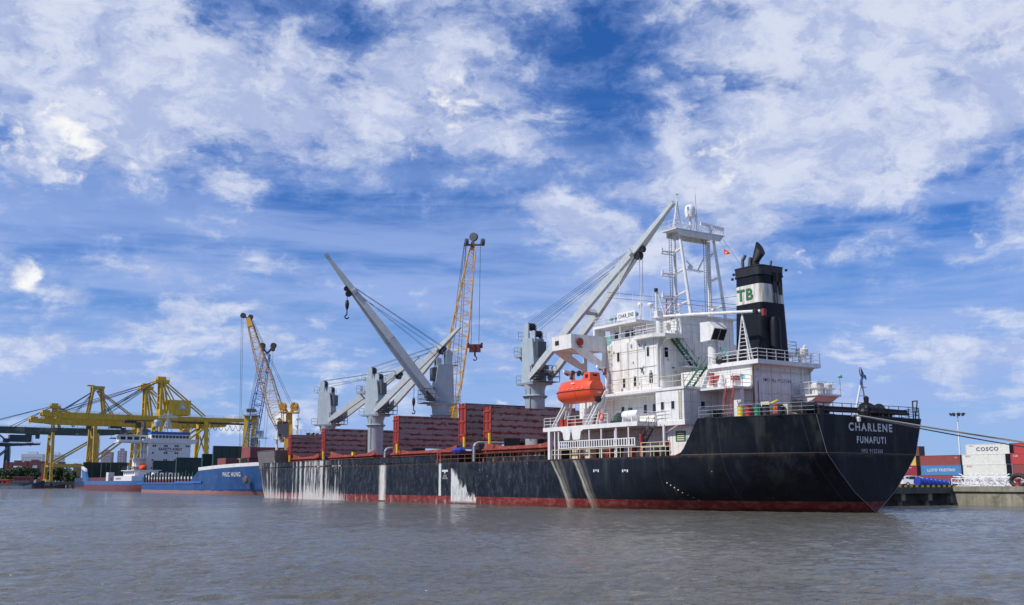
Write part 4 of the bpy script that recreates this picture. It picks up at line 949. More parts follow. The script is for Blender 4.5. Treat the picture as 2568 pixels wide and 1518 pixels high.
w = MB(); w.tube((24.2, 4.7, 19.55), (20.5, 4.5, 19.25), .13, .16, 10); w.tube((20.5, 4.5, 19.25), (11.3, 3.9, 18.45), .17, .14, 10); w.build('crane_boom', 'white_plain', cp)
w = MB(); w.lathe((11.7, 4.1, 18.45), [(0, -.25), (.22, -.25), (.22, .25), (0, .25)], 10, (0, 1, 0)); w.build('boom_pulley', 'black', cp)
w = MB(); w.box(10.75, 11.0, 3.7, 4.1, 17.95, 18.6); w.build('crane_hook', 'red_paint', cp)
w = MB(); tp = Vector((13.75, 3.85, 18.5))
for p in ((14.5, 3.9, 13.95), (12.9, 3.9, 13.95), (13.7, 2.6, 13.95)):
    w.tube(p, tp, .09, .06, 7)
for i in range(1, 12):
    f = i / 12.5; a = Vector((14.5, 3.9, 13.95)).lerp(tp, f); b = Vector((12.9, 3.9, 13.95)).lerp(tp, f); c = Vector((13.7, 2.6, 13.95)).lerp(tp, f); w.tube(a, b, .03, n=4)
    if i % 3 == 0: w.tube(a, c, .03, n=4); w.tube(b, c, .03, n=4)
w.build('boom_crutch', 'white_plain', ship)

# engine casing
w = MB(); w.box(12.5, 22.4, -4.0, 4.0, 11.4, 13.55)
ec = w.build('engine_casing', 'white', ship)
w = MB(); w.box(11.5, 18.2, -4.3, 4.3, 13.55, 13.95); w.prism([(12.5, 0, 13.55), (11.7, 0, 13.55), (12.5, 0, 12.9)], (0, -3.6, 0), (0, -3.7, 0)); w.build('roof', 'white_plain', ec)
text('registry_number', 'IMO No 9125360', .34, (12.49, .75, 12.15), (0, -1, 0), (0, 0, 1), 'letters_black', ec, width=3.8, bold=.004, space=1.35)
w = MB(); w.rail([(18.2, 4.25, 13.95), (11.55, 4.25, 13.95), (11.55, -4.25, 13.95), (15, -4.25, 13.95)], 1.0, 3, 1.3, .03); each(w, 'railing', 'white_plain', ec)
w = MB(); w.tube((12.42, 4.06, 8.4), (12.42, 4.06, 13.4), .09, n=6); w.tube((12.44, 3.4, 9.6), (12.44, 3.4, 12), .03); each(w, 'drain_pipe', 'brown_steel', ec)
for p in ((17.7, 4.0, 14.1), (12.4, -1.9, 9.2)): pass
w = MB()
for p, dr in (((15.9, 4.3, 15.1), (-.5, .8, -.2)), ((13.0, 4.9, 12.3), (-.7, .6, .3)), ((9.4, -4.4, 12.6), (-.6, -.7, .3))):
    w.lathe(p, [(.05, -.25), (.10, -.1), (.26, .16), (.24, .2), (0, .12)], 12, dr); w.tube(p, (p[0], p[1], p[2] - .8), .03)
each(w, 'floodlight', 'teal', ec)
w = MB(); w.lathe((18.2, 3.5, 13.6), [(.52, 0), (.52, 1.1), (.56, 1.12), (.56, 1.22), (.52, 1.24), (.52, 2.4), (.56, 2.42), (.56, 2.5), (.52, 2.5), (.52, 2.8)], 20)
vn = w.build('ventilator', 'white_plain', ship, smooth=True)
w = MB()   # box hood: slanting top, two dark mouths facing down and aft
pr = [(18.9, 0, 18.25), (17.6, 0, 18.2), (16.9, 0, 17.5), (17.5, 0, 16.35), (18.9, 0, 16.3)]
w.prism(pr, (0, 2.7, 0), (0, 4.5, 0)); w.build('vent_hood', 'white_plain', vn)
w = MB(); a0, a1 = Vector((16.92, 0, 17.42)), Vector((17.43, 0, 16.43)); nn = Vector((-.886, 0, -.462)) * .015
for y0, y1 in ((2.78, 3.55), (3.65, 4.42)): w.prism([a0 + Vector((0, y0, 0)), a0 + Vector((0, y1, 0)), a1 + Vector((0, y1, 0)), a1 + Vector((0, y0, 0))], nn, -nn)
each(w, 'vent_mouth', 'black', vn)
w = MB(); w.lathe((12.2, -2.5, 13.95), [(.38, 0), (.38, .75), (.36, .8), (.60, .85), (.62, 1.35), (.5, 1.45), (0, 1.5)], 18); w.tube((12.1, -2.6, 15.4), (11.8, -2.6, 15.7), .15, n=8); each(w, 'mushroom_vent', 'white_plain', ship, smooth=True)
w = MB(); w.box(15.2, 17.4, -5.2, -2.2, 15.1, 15.5); w.rail([(15.2, -2.2, 15.5), (15.2, -5.1, 15.5), (17.4, -5.1, 15.5)], 1.1, 3, 1.2, .03); w.build('platform', 'white_plain', ship)
w = MB(); w.lathe((16.6, 3.9, 13.95), [(0, 0), (.55, 0), (.6, .4), (.5, .75), (0, .8)], 8); w.box(14.9, 15.8, 3.0, 3.8, 13.95, 14.6); each(w, 'covered_gear', 'black', ship)

# funnel
def rrect(x0, x1, y, r, z, n=5):
    pts = []
    for cx, cy, a0 in ((x1 - r, y - r, 0), (x0 + r, y - r, 90), (x0 + r, -y + r, 180), (x1 - r, -y + r, 270)):
        for i in range(n + 1): a = radians(a0 + 90 * i / n); pts.append((cx + r * cos(a), cy + r * sin(a), z))
    return pts
w = MB(); w.loft([rrect(13.0, 17.0, 1.95, .62, 13.9), rrect(13.15, 16.9, 1.8, .62, 19), rrect(13.3, 16.8, 1.72, .62, 23.0)])
fn = w.build('funnel', 'funnel', ship, smooth=True)
w = MB(); w.loft([rrect(13.22, 16.88, 1.8, .64, 22.65), rrect(13.22, 16.88, 1.8, .64, 23.55), rrect(13.35, 16.75, 1.66, .6, 23.6)]); w.loft([rrect(13.18, 16.92, 1.84, .64, 22.6), rrect(13.18, 16.92, 1.84, .64, 22.7)])
w.loft([rrect(13.18, 16.92, 1.84, .64, 23.45), rrect(13.18, 16.92, 1.84, .64, 23.56)])
for p in ((17.0, 1.5, 23), (13.2, -1.9, 23.2), (17.0, 1.7, 22.5)): w.lathe(p, [(0, 0), (.12, 0), (.14, .2), (0, .25)], 8)
w.build('funnel_rim', 'black', fn)
w = MB()
for y0, y1, z0, z1 in ((.05, -.45, 20.9, 22.9), (-.7, -1.2, 20.75, 22.9), (.05, -1.2, 22.0, 22.95)): w.box(13.16, 13.3, y1, y0, z0, z1)
each(w, 'exhaust_opening', 'black', fn)
text('funnel_letters', 'TB', 1.15, (15.3, 1.80, 20.78), (-1, 0, 0), (0, -.02, 1), 'green_letters', fn, extrude=.02, width=2.15, bold=.03, space=1.15)
w = MB()
w.tube((15.3, .3, 23.4), (15.2, .25, 24.2), .42, n=16); w.loft([[Vector((15.2, .25, 24.2)) + Vector((.42 * cos(t), .42 * sin(t), -.1 * cos(t))) for t in [2 * pi * i / 16 for i in range(16)]], [Vector((14.75, -.05, 25.6)) + Vector((.42 * cos(t), .45 * sin(t), .75 * cos(t))) for t in [2 * pi * i / 16 for i in range(16)]]])
ep = w.build('exhaust_pipe', 'black', fn, smooth=True)
w = MB(); w.tube((16.3, .9, 23.5), (16.3, .9, 24.6), .16, n=10); w.tube((16.3, .9, 24.5), (16.05, .75, 25.05), .17, n=10); w.tube((15.6, .75, 23.5), (15.4, .7, 24.7), .17, n=10); w.tube((15.3, .9, 23.5), (15.3, .9, 24.1), .13, n=8); w.tube((13.9, -.4, 23.5), (13.8, -.5, 24.2), .12, n=8)
each(w, 'exhaust_pipe', 'dark_grey', fn)
w = MB(); w.lathe((12.9, .35, 13.95), [(.55, 0), (.55, 3.9), (.40, 4.4), (0, 4.55)], 16); w.build('uptake_casing', 'funnel', fn, smooth=True)

# after deckhouse side: platform, ladder, winches
w = MB(); w.box(12.5, 17.15, 4.0, 6.6, 11.2, 11.4); w.rail([(17.1, 6.55, 11.4), (12.6, 6.55, 11.4), (12.6, 4.1, 11.4)], 1.1, 3, 1.3, .03); w.box(12.6, 13.5, 5.2, 5.6, 8.3, 11.2); w.build('side_gallery', 'white_plain', ship)
w = MB(); w.rail([(23.3, 8.5, 11.62), (17.1, 8.5, 11.62), (17.1, 6.8, 11.62)], 1.1, 2, 1.7, .03); w.rail([(33.0, 7.38, 11.62), (23.5, 7.38, 11.62)], 1.1, 2, 2.2, .028); each(w, 'railing', 'cream', ship)
w = MB(); w.stair((11.9, 8.2, 8.25), (12.9, 6.6, 11.3), .75, (.85, .5, 0), 11); w.build('stair', 'red_paint', ship)
w = MB(); w.box(17.3, 17.9, 4.3, 4.5, 11.9, 13.1); w.box(16.4, 16.9, 4.0, 4.6, 12.3, 12.8); w.box(14.2, 14.9, 4.0, 4.5, 12.2, 12.6); each(w, 'hose_reel', 'red_paint', ship)
w = MB(); w.lathe((15.0, 5.6, 11.4), [(.05, 1.5), (.25, .9), (.3, .1), (0, 0)], 7); w.lathe((21.3, 7.4, 11.6), [(0, 0), (.3, 0), (.3, .9), (.35, 1.0), (0, 1.05)], 10); each(w, 'covered_gear', 'white_plain', ship)
w = MB(); w.box(10.4, 12.5, -4.0, -1.7, 8.25, 10.0); w.prism([(9.5, 0, 10.62), (12.48, 0, 10.62), (12.48, 0, 9.9), (10.6, 0, 10.0)], (0, -1.3, 0), (0, -4.3, 0)); w.box(9.3, 12.48, -4.45, -1.15, 10.63, 10.8)
ap = w.build('after_platform', 'white_plain', ship)
w = MB(); w.rail([(12.4, -1.2, 10.8), (9.35, -1.2, 10.8), (9.35, -4.4, 10.8), (12.4, -4.4, 10.8)], 1.15, 2, 1.1, .028); each(w, 'railing', 'white_plain', ap)
w = MB()
for x, y in ((11.6, -2.1), (10.3, -2.3), (10.5, -3.7)): w.lathe((x, y, 10.8), [(.5, 0), (.5, .5), (.62, .55), (.62, 1.0), (.5, 1.1), (0, 1.15)], 16)
each(w, 'mushroom_vent', 'white_plain', ap, smooth=True)
w = MB(); w.box(12.1, 12.4, -1.2, -.8, 8.4, 10.2); w.build('hydrant', 'red_paint', ap)

# small fittings scattered over the white walls
w = MB(); rf_ = random.Random(11)
for k in range(16):
    x = rf_.uniform(24, 31.3); z = rf_.choice((12.4, 13.6, 14.3, 15.0, 16.4)) + rf_.uniform(-.2, .2); a = rf_.uniform(.08, .22); w.box(x, x + a, 6.305, 6.36 + rf_.uniform(.02, .12), z, z + rf_.uniform(.1, .35))
for k in range(8):
    y = rf_.uniform(-3, 5.8); z = rf_.uniform(12.2, 16.6); w.box(23.24, 23.395, y, y + rf_.uniform(.1, .3), z, z + rf_.uniform(.1, .35))
each(w, 'wall_box', 'grey_paint', t2)
w = MB()
for x in (26.4, 28.0, 30.9): w.tube((x, 6.37, 11.7), (x, 6.37, 17.0), .022, n=5)
for z in (13.35, 16.2): w.tube((31.5, 6.36, z), (23.5, 6.36, z), .018, n=5)
for y in (3.6, 1.2, -1.1): w.tube((23.33, y, 11.8), (23.33, y, 17.0), .025, n=5)
each(w, 'cable_conduit', 'cream', t2)
w = MB()
for z in (14.25, 11.9): w.box(23.5, 31.6, 6.305, 6.33, z, z + .04)
each(w, 'weld_ridge', 'brown_steel', t2)
w = MB()
for y in (3.3, 2.0, -2.6, -3.3): w.tube((12.44, y, 9.0), (12.44, y, 13.4), .022, n=5)
for x, z in ((12.44, 10.9), (12.44, 12.9)): w.tube((x, 3.8, z), (x, -3.8, z), .02, n=5)
each(w, 'cable_conduit', 'white_plain', ec)
w = MB()
for i in range(14): w.box(17.6, 17.62, 8.5, 8.56, 8.6 + i * .18, 8.64 + i * .18)
for x in (17.45, 17.8): w.box(x, x + .03, 8.5, 8.58, 8.5, 11.3)
for i in range(13): w.box(17.45, 17.83, 8.53, 8.57, 8.6 + i * .2, 8.63 + i * .2)
w.build('wall_ladder', 'cream', t1)
w = MB()
for i in range(12): w.box(30.7, 31.1, 6.34, 6.38, 11.9 + i * .42, 11.93 + i * .42)
for x in (30.7, 31.1): w.box(x, x + .03, 6.31, 6.38, 11.8, 17.1)
w.build('wall_ladder', 'white_plain', t2)

# poop deck gear
w = MB()
for x, y in ((10.5, 2.5), (6.0, 4.6), (5.2, -3.5)):
    w.lathe((x, y - 1.1, 9.0), [(0, 0), (.72, 0), (.72, .12), (.42, .12), (.42, 1.4), (.72, 1.4), (.72, 1.52), (.42, 1.52), (.42, 2.1), (.72, 2.1), (.72, 2.2), (0, 2.2)], 16, (0, 1, 0)); w.box(x - .9, x + .9, y - 1.2, y + 1.3, 8.2, 8.6)
each(w, 'mooring_winch', 'black', ship)
w = MB()
for x, y in ((5.6, 7.6), (3.6, 5.0), (3.6, -3.6), (12.0, 9.4)):
    for q in (-.5, .5): w.lathe((x + q * .3, y - q, 8.2), [(.26, 0), (.26, .7), (.32, .72), (.32, .85), (0, .85)], 12)
    w.box(x - .5, x + .5, y - 1, y + 1, 8.2, 8.36)
each(w, 'bollard', 'black', ship)
w = MB()
for a, b in (((3.2, -.6), (3.2, -5.6)), ((4.2, 6.6), (3.2, 1.2))): w.beam((a[0], a[1], 8.95), (b[0], b[1], 8.85), .55, .3); w.tube((a[0] - .3, a[1], 8.7), (b[0] - .3, b[1], 8.65), .14, n=8)
w.box(3.9, 4.9, 6.8, 7.3, 8.75, 8.9); w.box(11.3, 12.6, 9.1, 9.9, 8.75, 8.9); w.tube((11.4, 9.5, 8.2), (11.4, 9.5, 8.8), .1); w.tube((12.5, 9.5, 8.2), (12.5, 9.5, 8.8), .1)
each(w, 'roller_fairlead', 'black', ship)
w = MB(); w.box(5.0, 5.5, 7.2, 7.75, 8.2, 9.2); w.box(7.6, 8.6, 6.6, 7.2, 8.2, 9.6); each(w, 'locker', 'cream', ship)
rp = [(x, hb(x, 8.2) - .12, 8.27) for x in (13.0, 11.5, 10, 8.5, 7, 5.8, 4.6, 3.6, 2.75)]
w = MB(); w.rail(rp, 1.0, 3, 1.4, .018); w.build('railing', 'grey_paint', ship)
w = MB(); w.rail([rp[-1], (2.72, 0, 8.27), (2.72, -6.8, 8.27)], 1.0, 3, 1.25, .03); w.rail([(p[0], -p[1], p[2]) for p in rp], 1.0, 3, 1.2, .03)
w.tube((2.72, -6.4, 8.3), (2.72, -6.8, 9.9), .06); w.tube((3.3, -6.9, 8.3), (3.3, -6.9, 9.9), .06); w.tube((2.72, -6.8, 9.9), (3.3, -6.9, 9.9), .06); each(w, 'railing', 'black', ship)
w = MB(); w.tube((3.6, .9, 8.2), (3.3, .25, 11.0), .09, n=8); w.tube((3.3, -.5, 8.2), (3.3, .1, 11.8), .07, n=8)
for z in (8.9, 9.5, 10.1, 10.7): w.tube((3.5, .8 - (z - 8.2) * .25, z), (3.3, -.45 + (z - 8.2) * .18, z), .035)
w.tube((3.3, .1, 11.8), (3.3, .15, 12.95), .03); w.beam((3.3, .1, 10.9), (3.3, -.5, 10.85), .1, .06); es = w.build('ensign_staff', 'white_plain', ship)
w = MB(); w.lathe((3.2, -.3, 9.4), [(.3, 0), (.3, .08), (.2, .1), (.24, .55), (.1, .7)], 10); w.lathe((3.2, 0, 8.2), [(.45, 0), (.5, .5), (.3, .8), (0, .85)], 9); w.build('stern_lamp', 'black', es)
# deck rail and davits on the boat deck
w = MB(); w.rail([(36.9, 10.9, 8.4), (34.6, 10.9, 8.4)], 1.0, 3, 1.2, .03); w.rail([(32.6, 10.9, 8.4), (25.8, 10.9, 8.4)], 1.0, 3, 1.3, .03); w.rail([(21.2, 10.9, 8.4), (21.2, 8.6, 8.4), (17.2, 8.4, 8.4), (17.2, 5, 8.4)], 1.0, 3, 1.6, .03); each(w, 'railing', 'white_plain', ship)
for x in (35.3, 29.4):
    w = MB()
    for q in (-.28, .28):
        w.beam((x + q, 10.7, 8.4), (x + q, 8.4, 12.0), .12, .3); w.beam((x + q, 9.3, 8.4), (x + q, 8.2, 12.2), .12, .22)
    w.beam((x, 8.4, 11.6), (x, 8.0, 13.6), .2, .3); w.beam((x, 8.0, 13.6), (x, 8.6, 14.4), .25, .4); w.beam((x, 8.6, 14.4), (x, 9.4, 14.55), .25, .3)
    dv = w.build('boat_davit', 'white_plain', ship)
    w = MB(); w.lathe((x - .12, 8.9, 14.35), [(0, 0), (.2, 0), (.2, .24), (0, .24)], 12, (1, 0, 0)); w.box(x - .14, x + .14, 8.2, 8.5, 13.7, 14.4); w.build('davit_head', 'red_paint', dv)
w = MB(); w.box(33.9, 34.6, 9.6, 10.6, 8.4, 9.2); w.box(31.9, 32.6, 9.4, 10.4, 8.4, 9.2); w.prism([(34.2, 0, 9.2), (33.2, 0, 9.1), (33.2, 0, 8.4), (34.2, 0, 8.4)], (0, 9.6, 0), (0, 10.4, 0)); w.build('boat_winch', 'red_paint', ship)
# ================================================================== things aboard the cargo ship
def aboard(name, label, cat, x, y, z, group=None, rz=0.0):
    return thing(name, label, cat, at_ship((x, y, z)), ship.rotation_euler.z + rz, group)
lb = aboard('lifeboat', 'orange-red enclosed lifeboat hanging in its davits beside the white superstructure', 'lifeboat', 32.6, 9.45, 10.85)
def boat_ring(x, hw, zk, zc, n=6):
    pts = [(x, hw * cos(a), zc - (zc - zk) * sin(a)) for a in [pi * i / (2 * n) for i in range(2 * n + 1)]]
    return pts
w = MB(); rings = []
for x, hw, zk in ((-3.25, .95, .25), (-2.8, 1.12, .08), (-1, 1.22, 0), (1, 1.2, 0), (2.4, .95, .12), (3.1, .6, .4), (3.6, .12, .95)):
    rings.append(boat_ring(x, hw, zk, 1.28))
w.loft(rings); w.build('boat_hull', 'orange', lb, smooth=True)
w = MB(); rings = []
for x, hw, h in ((-3.22, .93, .9), (-2.6, 1.1, 1.05), (-1, 1.18, 1.15), (1, 1.16, 1.15), (2.2, .95, 1.1), (2.9, .6, .7), (3.5, .15, .15)):
    rings.append([(x, hw, 1.28), (x, hw * .98, 1.28 + h * .45), (x, hw * .66, 1.28 + h * .93), (x, hw * .45, 1.28 + h), (x, -hw * .45, 1.28 + h), (x, -hw * .66, 1.28 + h * .93), (x, -hw * .98, 1.28 + h * .45), (x, -hw, 1.28)])
w.loft(rings); w.loft([[(-3.0, .75, 2.1), (-1.6, .8, 2.1), (-1.6, -.8, 2.1), (-3.0, -.75, 2.1)], [(-2.95, .6, 3.1), (-1.9, .62, 3.1), (-1.9, -.62, 3.1), (-2.95, -.6, 3.1)]])
cn = w.build('canopy', 'orange', lb, smooth=True)
w = MB(); r = [(-3.28, .97), (-2.8, 1.15), (-1, 1.25), (1, 1.23), (2.4, .98), (3.1, .63), (3.62, .1)]; r += [(x, -y) for x, y in reversed(r)]
w.path([(x, y, 1.28) for x, y in r + [r[0]]], .05, 6); w.path([(-1.0, 1.24, 1.1), (-1.0, .95, .25)], .02); w.build('rubbing_strake', 'red_paint', lb)
w = MB()
for i in range(6): w.box(-2.5 + i * .85, -2.2 + i * .85, 1.20, 1.23, 1.5, 1.54)
w.box(-.9, -.3, 1.17, 1.2, 2.0, 2.12); w.box(-3.3, -3.25, -.55, -.05, .95, 1.05); w.build('boat_lettering', 'letters_white', lb)
w = MB(); w.box(-2.97, -2.93, -.3, .3, 2.45, 2.9); w.box(-2.6, -2.2, .66, .73, 2.5, 2.9); w.build('window', 'glass', lb)
w = MB(); w.lathe((-3.3, 0, .25), [(.34, 0), (.34, .3)], 14, (-1, 0, 0)); w.box(-3.45, -3.3, -.04, .04, .0, .6); w.build('propeller_guard', 'black', lb)

lr = aboard('life_raft', 'white drum-shaped life raft canister on a cradle at the boat deck edge', 'life raft', 23.6, 9.7, 8.4)
w = MB(); w.lathe((-1.15, 0, .78), [(0, 0), (.30, .02), (.42, .22), (.44, 1.12), (.47, 1.12), (.47, 1.2), (.44, 1.2), (.42, 2.1), (.30, 2.3), (0, 2.32)], 20, (1, 0, 0)); w.build('canister', 'white_clean', lr, smooth=True)
w = MB()
for x in (-.7, .7): w.box(x - .06, x + .06, -.5, .5, .0, .4); w.beam((x, -.5, .05), (x, -.45, .6), .08, .08); w.beam((x, .5, .05), (x, .45, .6), .08, .08)
w.build('cradle', 'white_plain', lr)
fd = aboard('rolled_net', 'dark green heap of netting beside the white life raft canister', 'net', 25.6, 9.6, 8.4)
w = MB(); w.lathe((0, 0, 0), [(.5, 0), (.62, .3), (.5, .75), (.22, 1.05), (0, 1.1)], 9); w.lathe((.55, .1, 0), [(.4, 0), (.45, .3), (.2, .7), (0, .72)], 8); w.build('netting', 'dark_green', fd)
b0 = aboard('lifebuoy', 'orange ring lifebuoy on the boat deck rail by the dark net heap', 'lifebuoy', 26.7, 10.98, 8.75)
w = MB(); n = 18; ring = lambda r: [[(0 + .08 * sin(t) * 1.0, (0), 0)] for t in (0,)]
for i in range(n):
    a, b = 2 * pi * i / n, 2 * pi * (i + 1) / n; w.tube((.34 * cos(a), 0, .38 + .34 * sin(a)), (.34 * cos(b), 0, .38 + .34 * sin(b)), .085, n=8)
w.build('float_ring', 'orange', b0)

# oil drums on the poop rail
def drum(mt, label, x, y, z=8.2, tilt=0):
    d = aboard('oil_drum', label, 'oil drum', x, y, z, 'oil drums on the poop deck')
    w = MB(); pr = [(.0, 0), (.285, 0), (.30, .02), (.29, .04), (.29, .29), (.305, .31), (.29, .33), (.29, .57), (.305, .59), (.29, .61), (.29, .85), (.30, .87), (.30, .89), (.28, .885), (0, .87)]
    w.lathe((0, 0, 0), pr, 20); w.build('barrel', mt, d, smooth=True)
    w = MB(); w.lathe((.15, .1, .88), [(0, 0), (.035, 0), (.035, .02), (0, .02)], 8); w.build('bung', 'dark_grey', d)
    return d
mat('drum_yellow', (.80, .62, .02), .4, rust=.2); mat('drum_red', (.42, .03, .03), .4, rust=.3); mat('drum_green', (.03, .20, .10), .4, rust=.2); mat('drum_black', (.03, .03, .035), .45); mat('drum_orange', (.60, .10, .03), .4, rust=.3)
X0 = 9.55
for mt, lab, x, y in (('drum_yellow', 'bright yellow oil drum at the forward end of the drum row', 9.05, 9.25), ('drum_red', 'dark red oil drum between the yellow and the green drum', 8.3, 9.05), ('drum_green', 'green oil drum between the red and the black drum', 7.5, 8.78), ('drum_black', 'black oil drum between the green drum and the orange drum', 6.8, 8.5), ('drum_orange', 'orange-red oil drum at the aft end of the drum row, under the yellow lid', 5.9, 8.1)):
    d = drum(mt, lab, x, y)
    d.scale = (1.1, 1.1, 1.1)
for mt, lab, x, y in (('drum_red', 'crimson oil drum half hidden directly behind the dark red one', 8.6, 8.4), ('drum_green', 'olive green oil drum half hidden behind the green one', 7.5, 8.1)):
    drum(mt, lab, x, y)
yl = aboard('round_lid', 'yellow round lid leaning on top of the orange-red drum', 'lid', 6.2, 8.1, 9.2); w = MB(); w.lathe((0, 0, .18), [(0, 0), (.40, 0), (.42, .05), (.40, .1), (0, .12)], 18, (.2, .35, .9)); w.build('lid', 'drum_yellow', yl)
tb = aboard('tarpaulin_heap', 'black tarpaulin heaped over gear behind the stern rail beside the drums', 'tarpaulin', 4.9, 4.8, 8.3)
w = MB(); random.seed(3)
for i in range(4): w.lathe((.2 * i, -i * 1.0 + 1.0, .45), [(.6, -.45), (.62, .0), (.5, .3), (.25, .45), (0, .5)], 9)
w.build('tarpaulin', 'black', tb)

# flags
fl = aboard('red_flag', 'small red flag with a yellow star flying from the radar mast halyard', 'flag', 21.8, -2.0, 26.1)
w = MB(); pts = []
for i in range(7):
    f = i / 6; pts.append([(-f * .62, -f * .15 + .05 * sin(f * 9), 1.0 - f * .42), (-f * .95 - .1, .08 * sin(f * 8), .35 - f * .42 + .35 * f)])
w.loft([[Vector(p) + Vector((0, o, 0)) for o in (0, .012) for p in (q if o == 0 else list(reversed(q)))] for q in pts]); w.build('cloth', 'red_flag' if 'red_flag' in M else mat('red_flag', (.55, .015, .02), .6, var=.1), fl)
w = MB(); c = Vector((-.42, .02, .5)); st_ = []
for i in range(10): a = pi / 2 + 2 * pi * i / 10; rr = .17 if i % 2 == 0 else .07; st_.append(c + Vector((-rr * cos(a), 0, rr * sin(a))))
w.prism(st_, (0, .05, 0), (0, .06, 0)); w.prism(st_, (0, -.13, 0), (0, -.12, 0)); w.build('star', 'drum_yellow', fl)
w = MB(); w.tube((0, 0, 1.0), (1.6, -.8, 2.6), .012, n=4); w.tube((-.6, 0, .1), (-4.0, 1.0, -4.4), .012, n=4); w.build('halyard', 'cable', fl)
eb = aboard('blue_ensign', 'dark blue ensign furled round the top of the stern flagstaff', 'flag', 3.3, .12, 10.9)
mat('flag_blue', (.03, .07, .28), .6, var=.2); mat('flag_light', (.05, .28, .50), .6)
w = MB(); rr_ = []
for i in range(15):
    z = 1.75 - 1.75 * i / 14; wd_ = .10 + .34 * sin(pi * min(1, i / 10)) + .06 * sin(i * 2.1)
    rr_.append([(.10 * sin(k * 2.4 + i * .5), .06 - wd_ * k / 5, z - .10 * k / 5 * (1 + .5 * sin(i * 1.1))) for k in range(6)])
w.loft([[Vector(p) for p in q] + [Vector(p) + Vector((.02, 0, 0)) for p in reversed(q)] for q in rr_]); w.build('cloth', 'flag_blue', eb)
w = MB(); w.loft([[(-.14, -.05, 1.2), (-.18, -.5, 1.0), (-.16, -.5, 1.0), (-.12, -.05, 1.2)], [(-.18, -.08, .85), (-.13, -.58, .6), (-.11, -.58, .6), (-.16, -.08, .85)]]); w.build('pale_panel', 'flag_light', eb)

# mooring ropes from the stern to the quay wall on the right
def rope(label, a, b, sag, r, mt, grp='stern mooring ropes'):
    a, b = Vector(a), Vector(b); pts = [a.lerp(b, i / 24) - Vector((0, 0, sag * 4 * (i / 24) * (1 - i / 24))) for i in range(25)]
    o = thing('mooring_rope', label, 'rope', a, 0, grp); w = MB(); w.path([p - a for p in pts], r, 7); w.build('rope_strand', mt, o, smooth=True)
st = lambda x, y, z: at_ship((x, y, z))
rope('grey mooring rope running over the CHARLENE name, upper one of the light pair', st(2.4, 2.5, 8.32), W(114.2, 41.0, 2.6), .25, .05, 'rope')
rope('second grey mooring rope just under the upper light one', st(2.4, 1.6, 8.22), W(114.0, 40.0, 2.5), .35, .045, 'rope')
rope('dark mooring rope hanging lowest across the stern plating', st(2.35, .8, 8.1), W(113.8, 39.0, 2.4), .75, .055, 'rope_dark')
rope('pale rope lying along the port rail from the drums to the stern fairlead', st(8.6, 8.9, 9.0), st(2.45, 2.4, 8.2), .15, .045, 'rope', 'ropes along the poop rail')
rope('thin grey rope along the port rail just below the pale one', st(7.0, 8.6, 8.7), st(2.45, 1.8, 8.15), .12, .04, 'rope', 'ropes along the poop rail')
# ================================================================== the quay on the right
def land(name, label, cat, v, u, z, group=None, turn=0.0):
    """a thing standing in the quay frame: local x = away from the river, local y = along the quay"""
    return thing(name, label, cat, W(v, u, z), ROT_VU + turn, group)
# solid quay wall along the basin, v = 112
qw = land('quay_wall', 'long weathered concrete quay wall at the right edge, lit by the sun', 'quay wall', 111.5, 78, 0)
w = MB(); w.box(-.5, .5, -220, 0, -3, 1.55); w.build('wall', 'concrete', qw)
w = MB(); w.box(-.75, 1.2, -220, .3, 1.56, 2.15); w.build('cap_beam', 'concrete', qw)
w = MB(); 
for i in range(14): w.box(-.53, -.5, -220 + i * 16, -219.9 + i * 16, -1, 1.55)
w.build('expansion_joint', 'joint_shade_concrete', qw)
# piled wharf end, v 91..112 at u = 78, its shade put into a darker concrete colour
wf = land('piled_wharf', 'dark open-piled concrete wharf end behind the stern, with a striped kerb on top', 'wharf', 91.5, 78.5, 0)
w = MB(); w.box(0, 20.0, -2.2, 0, 1.35, 2.04); w.box(0, 20, -.6, -.05, -1, 1.35); w.build('deck_beam', 'joint_shade_concrete', wf)
w = MB()
for x in (.6, 5.4, 10.2, 15.0): w.box(x, x + .7, -2.0, -.65, .55, 1.35); w.tube((x + .35, -1.4, -2), (x + .35, -1.4, .6), .3, n=10)
w.box(18.9, 19.95, -2.15, -.65, -.6, 1.34); each(w, 'pile', 'concrete', wf)
w = MB(); w.box(18.6, 19.9, -2.6, -2.21, -.1, .22); w.build('weed_fender', 'dark_green', wf)
kw = MB(); ky = MB()
for i in range(40):
    (ky if i % 2 else kw).box(i * .5, i * .5 + .5, -2.22, -1.9, 2.045, 2.30)
kb = kw.build('kerb_black', 'black', wf); ky.build('kerb_yellow', 'drum_yellow', wf)
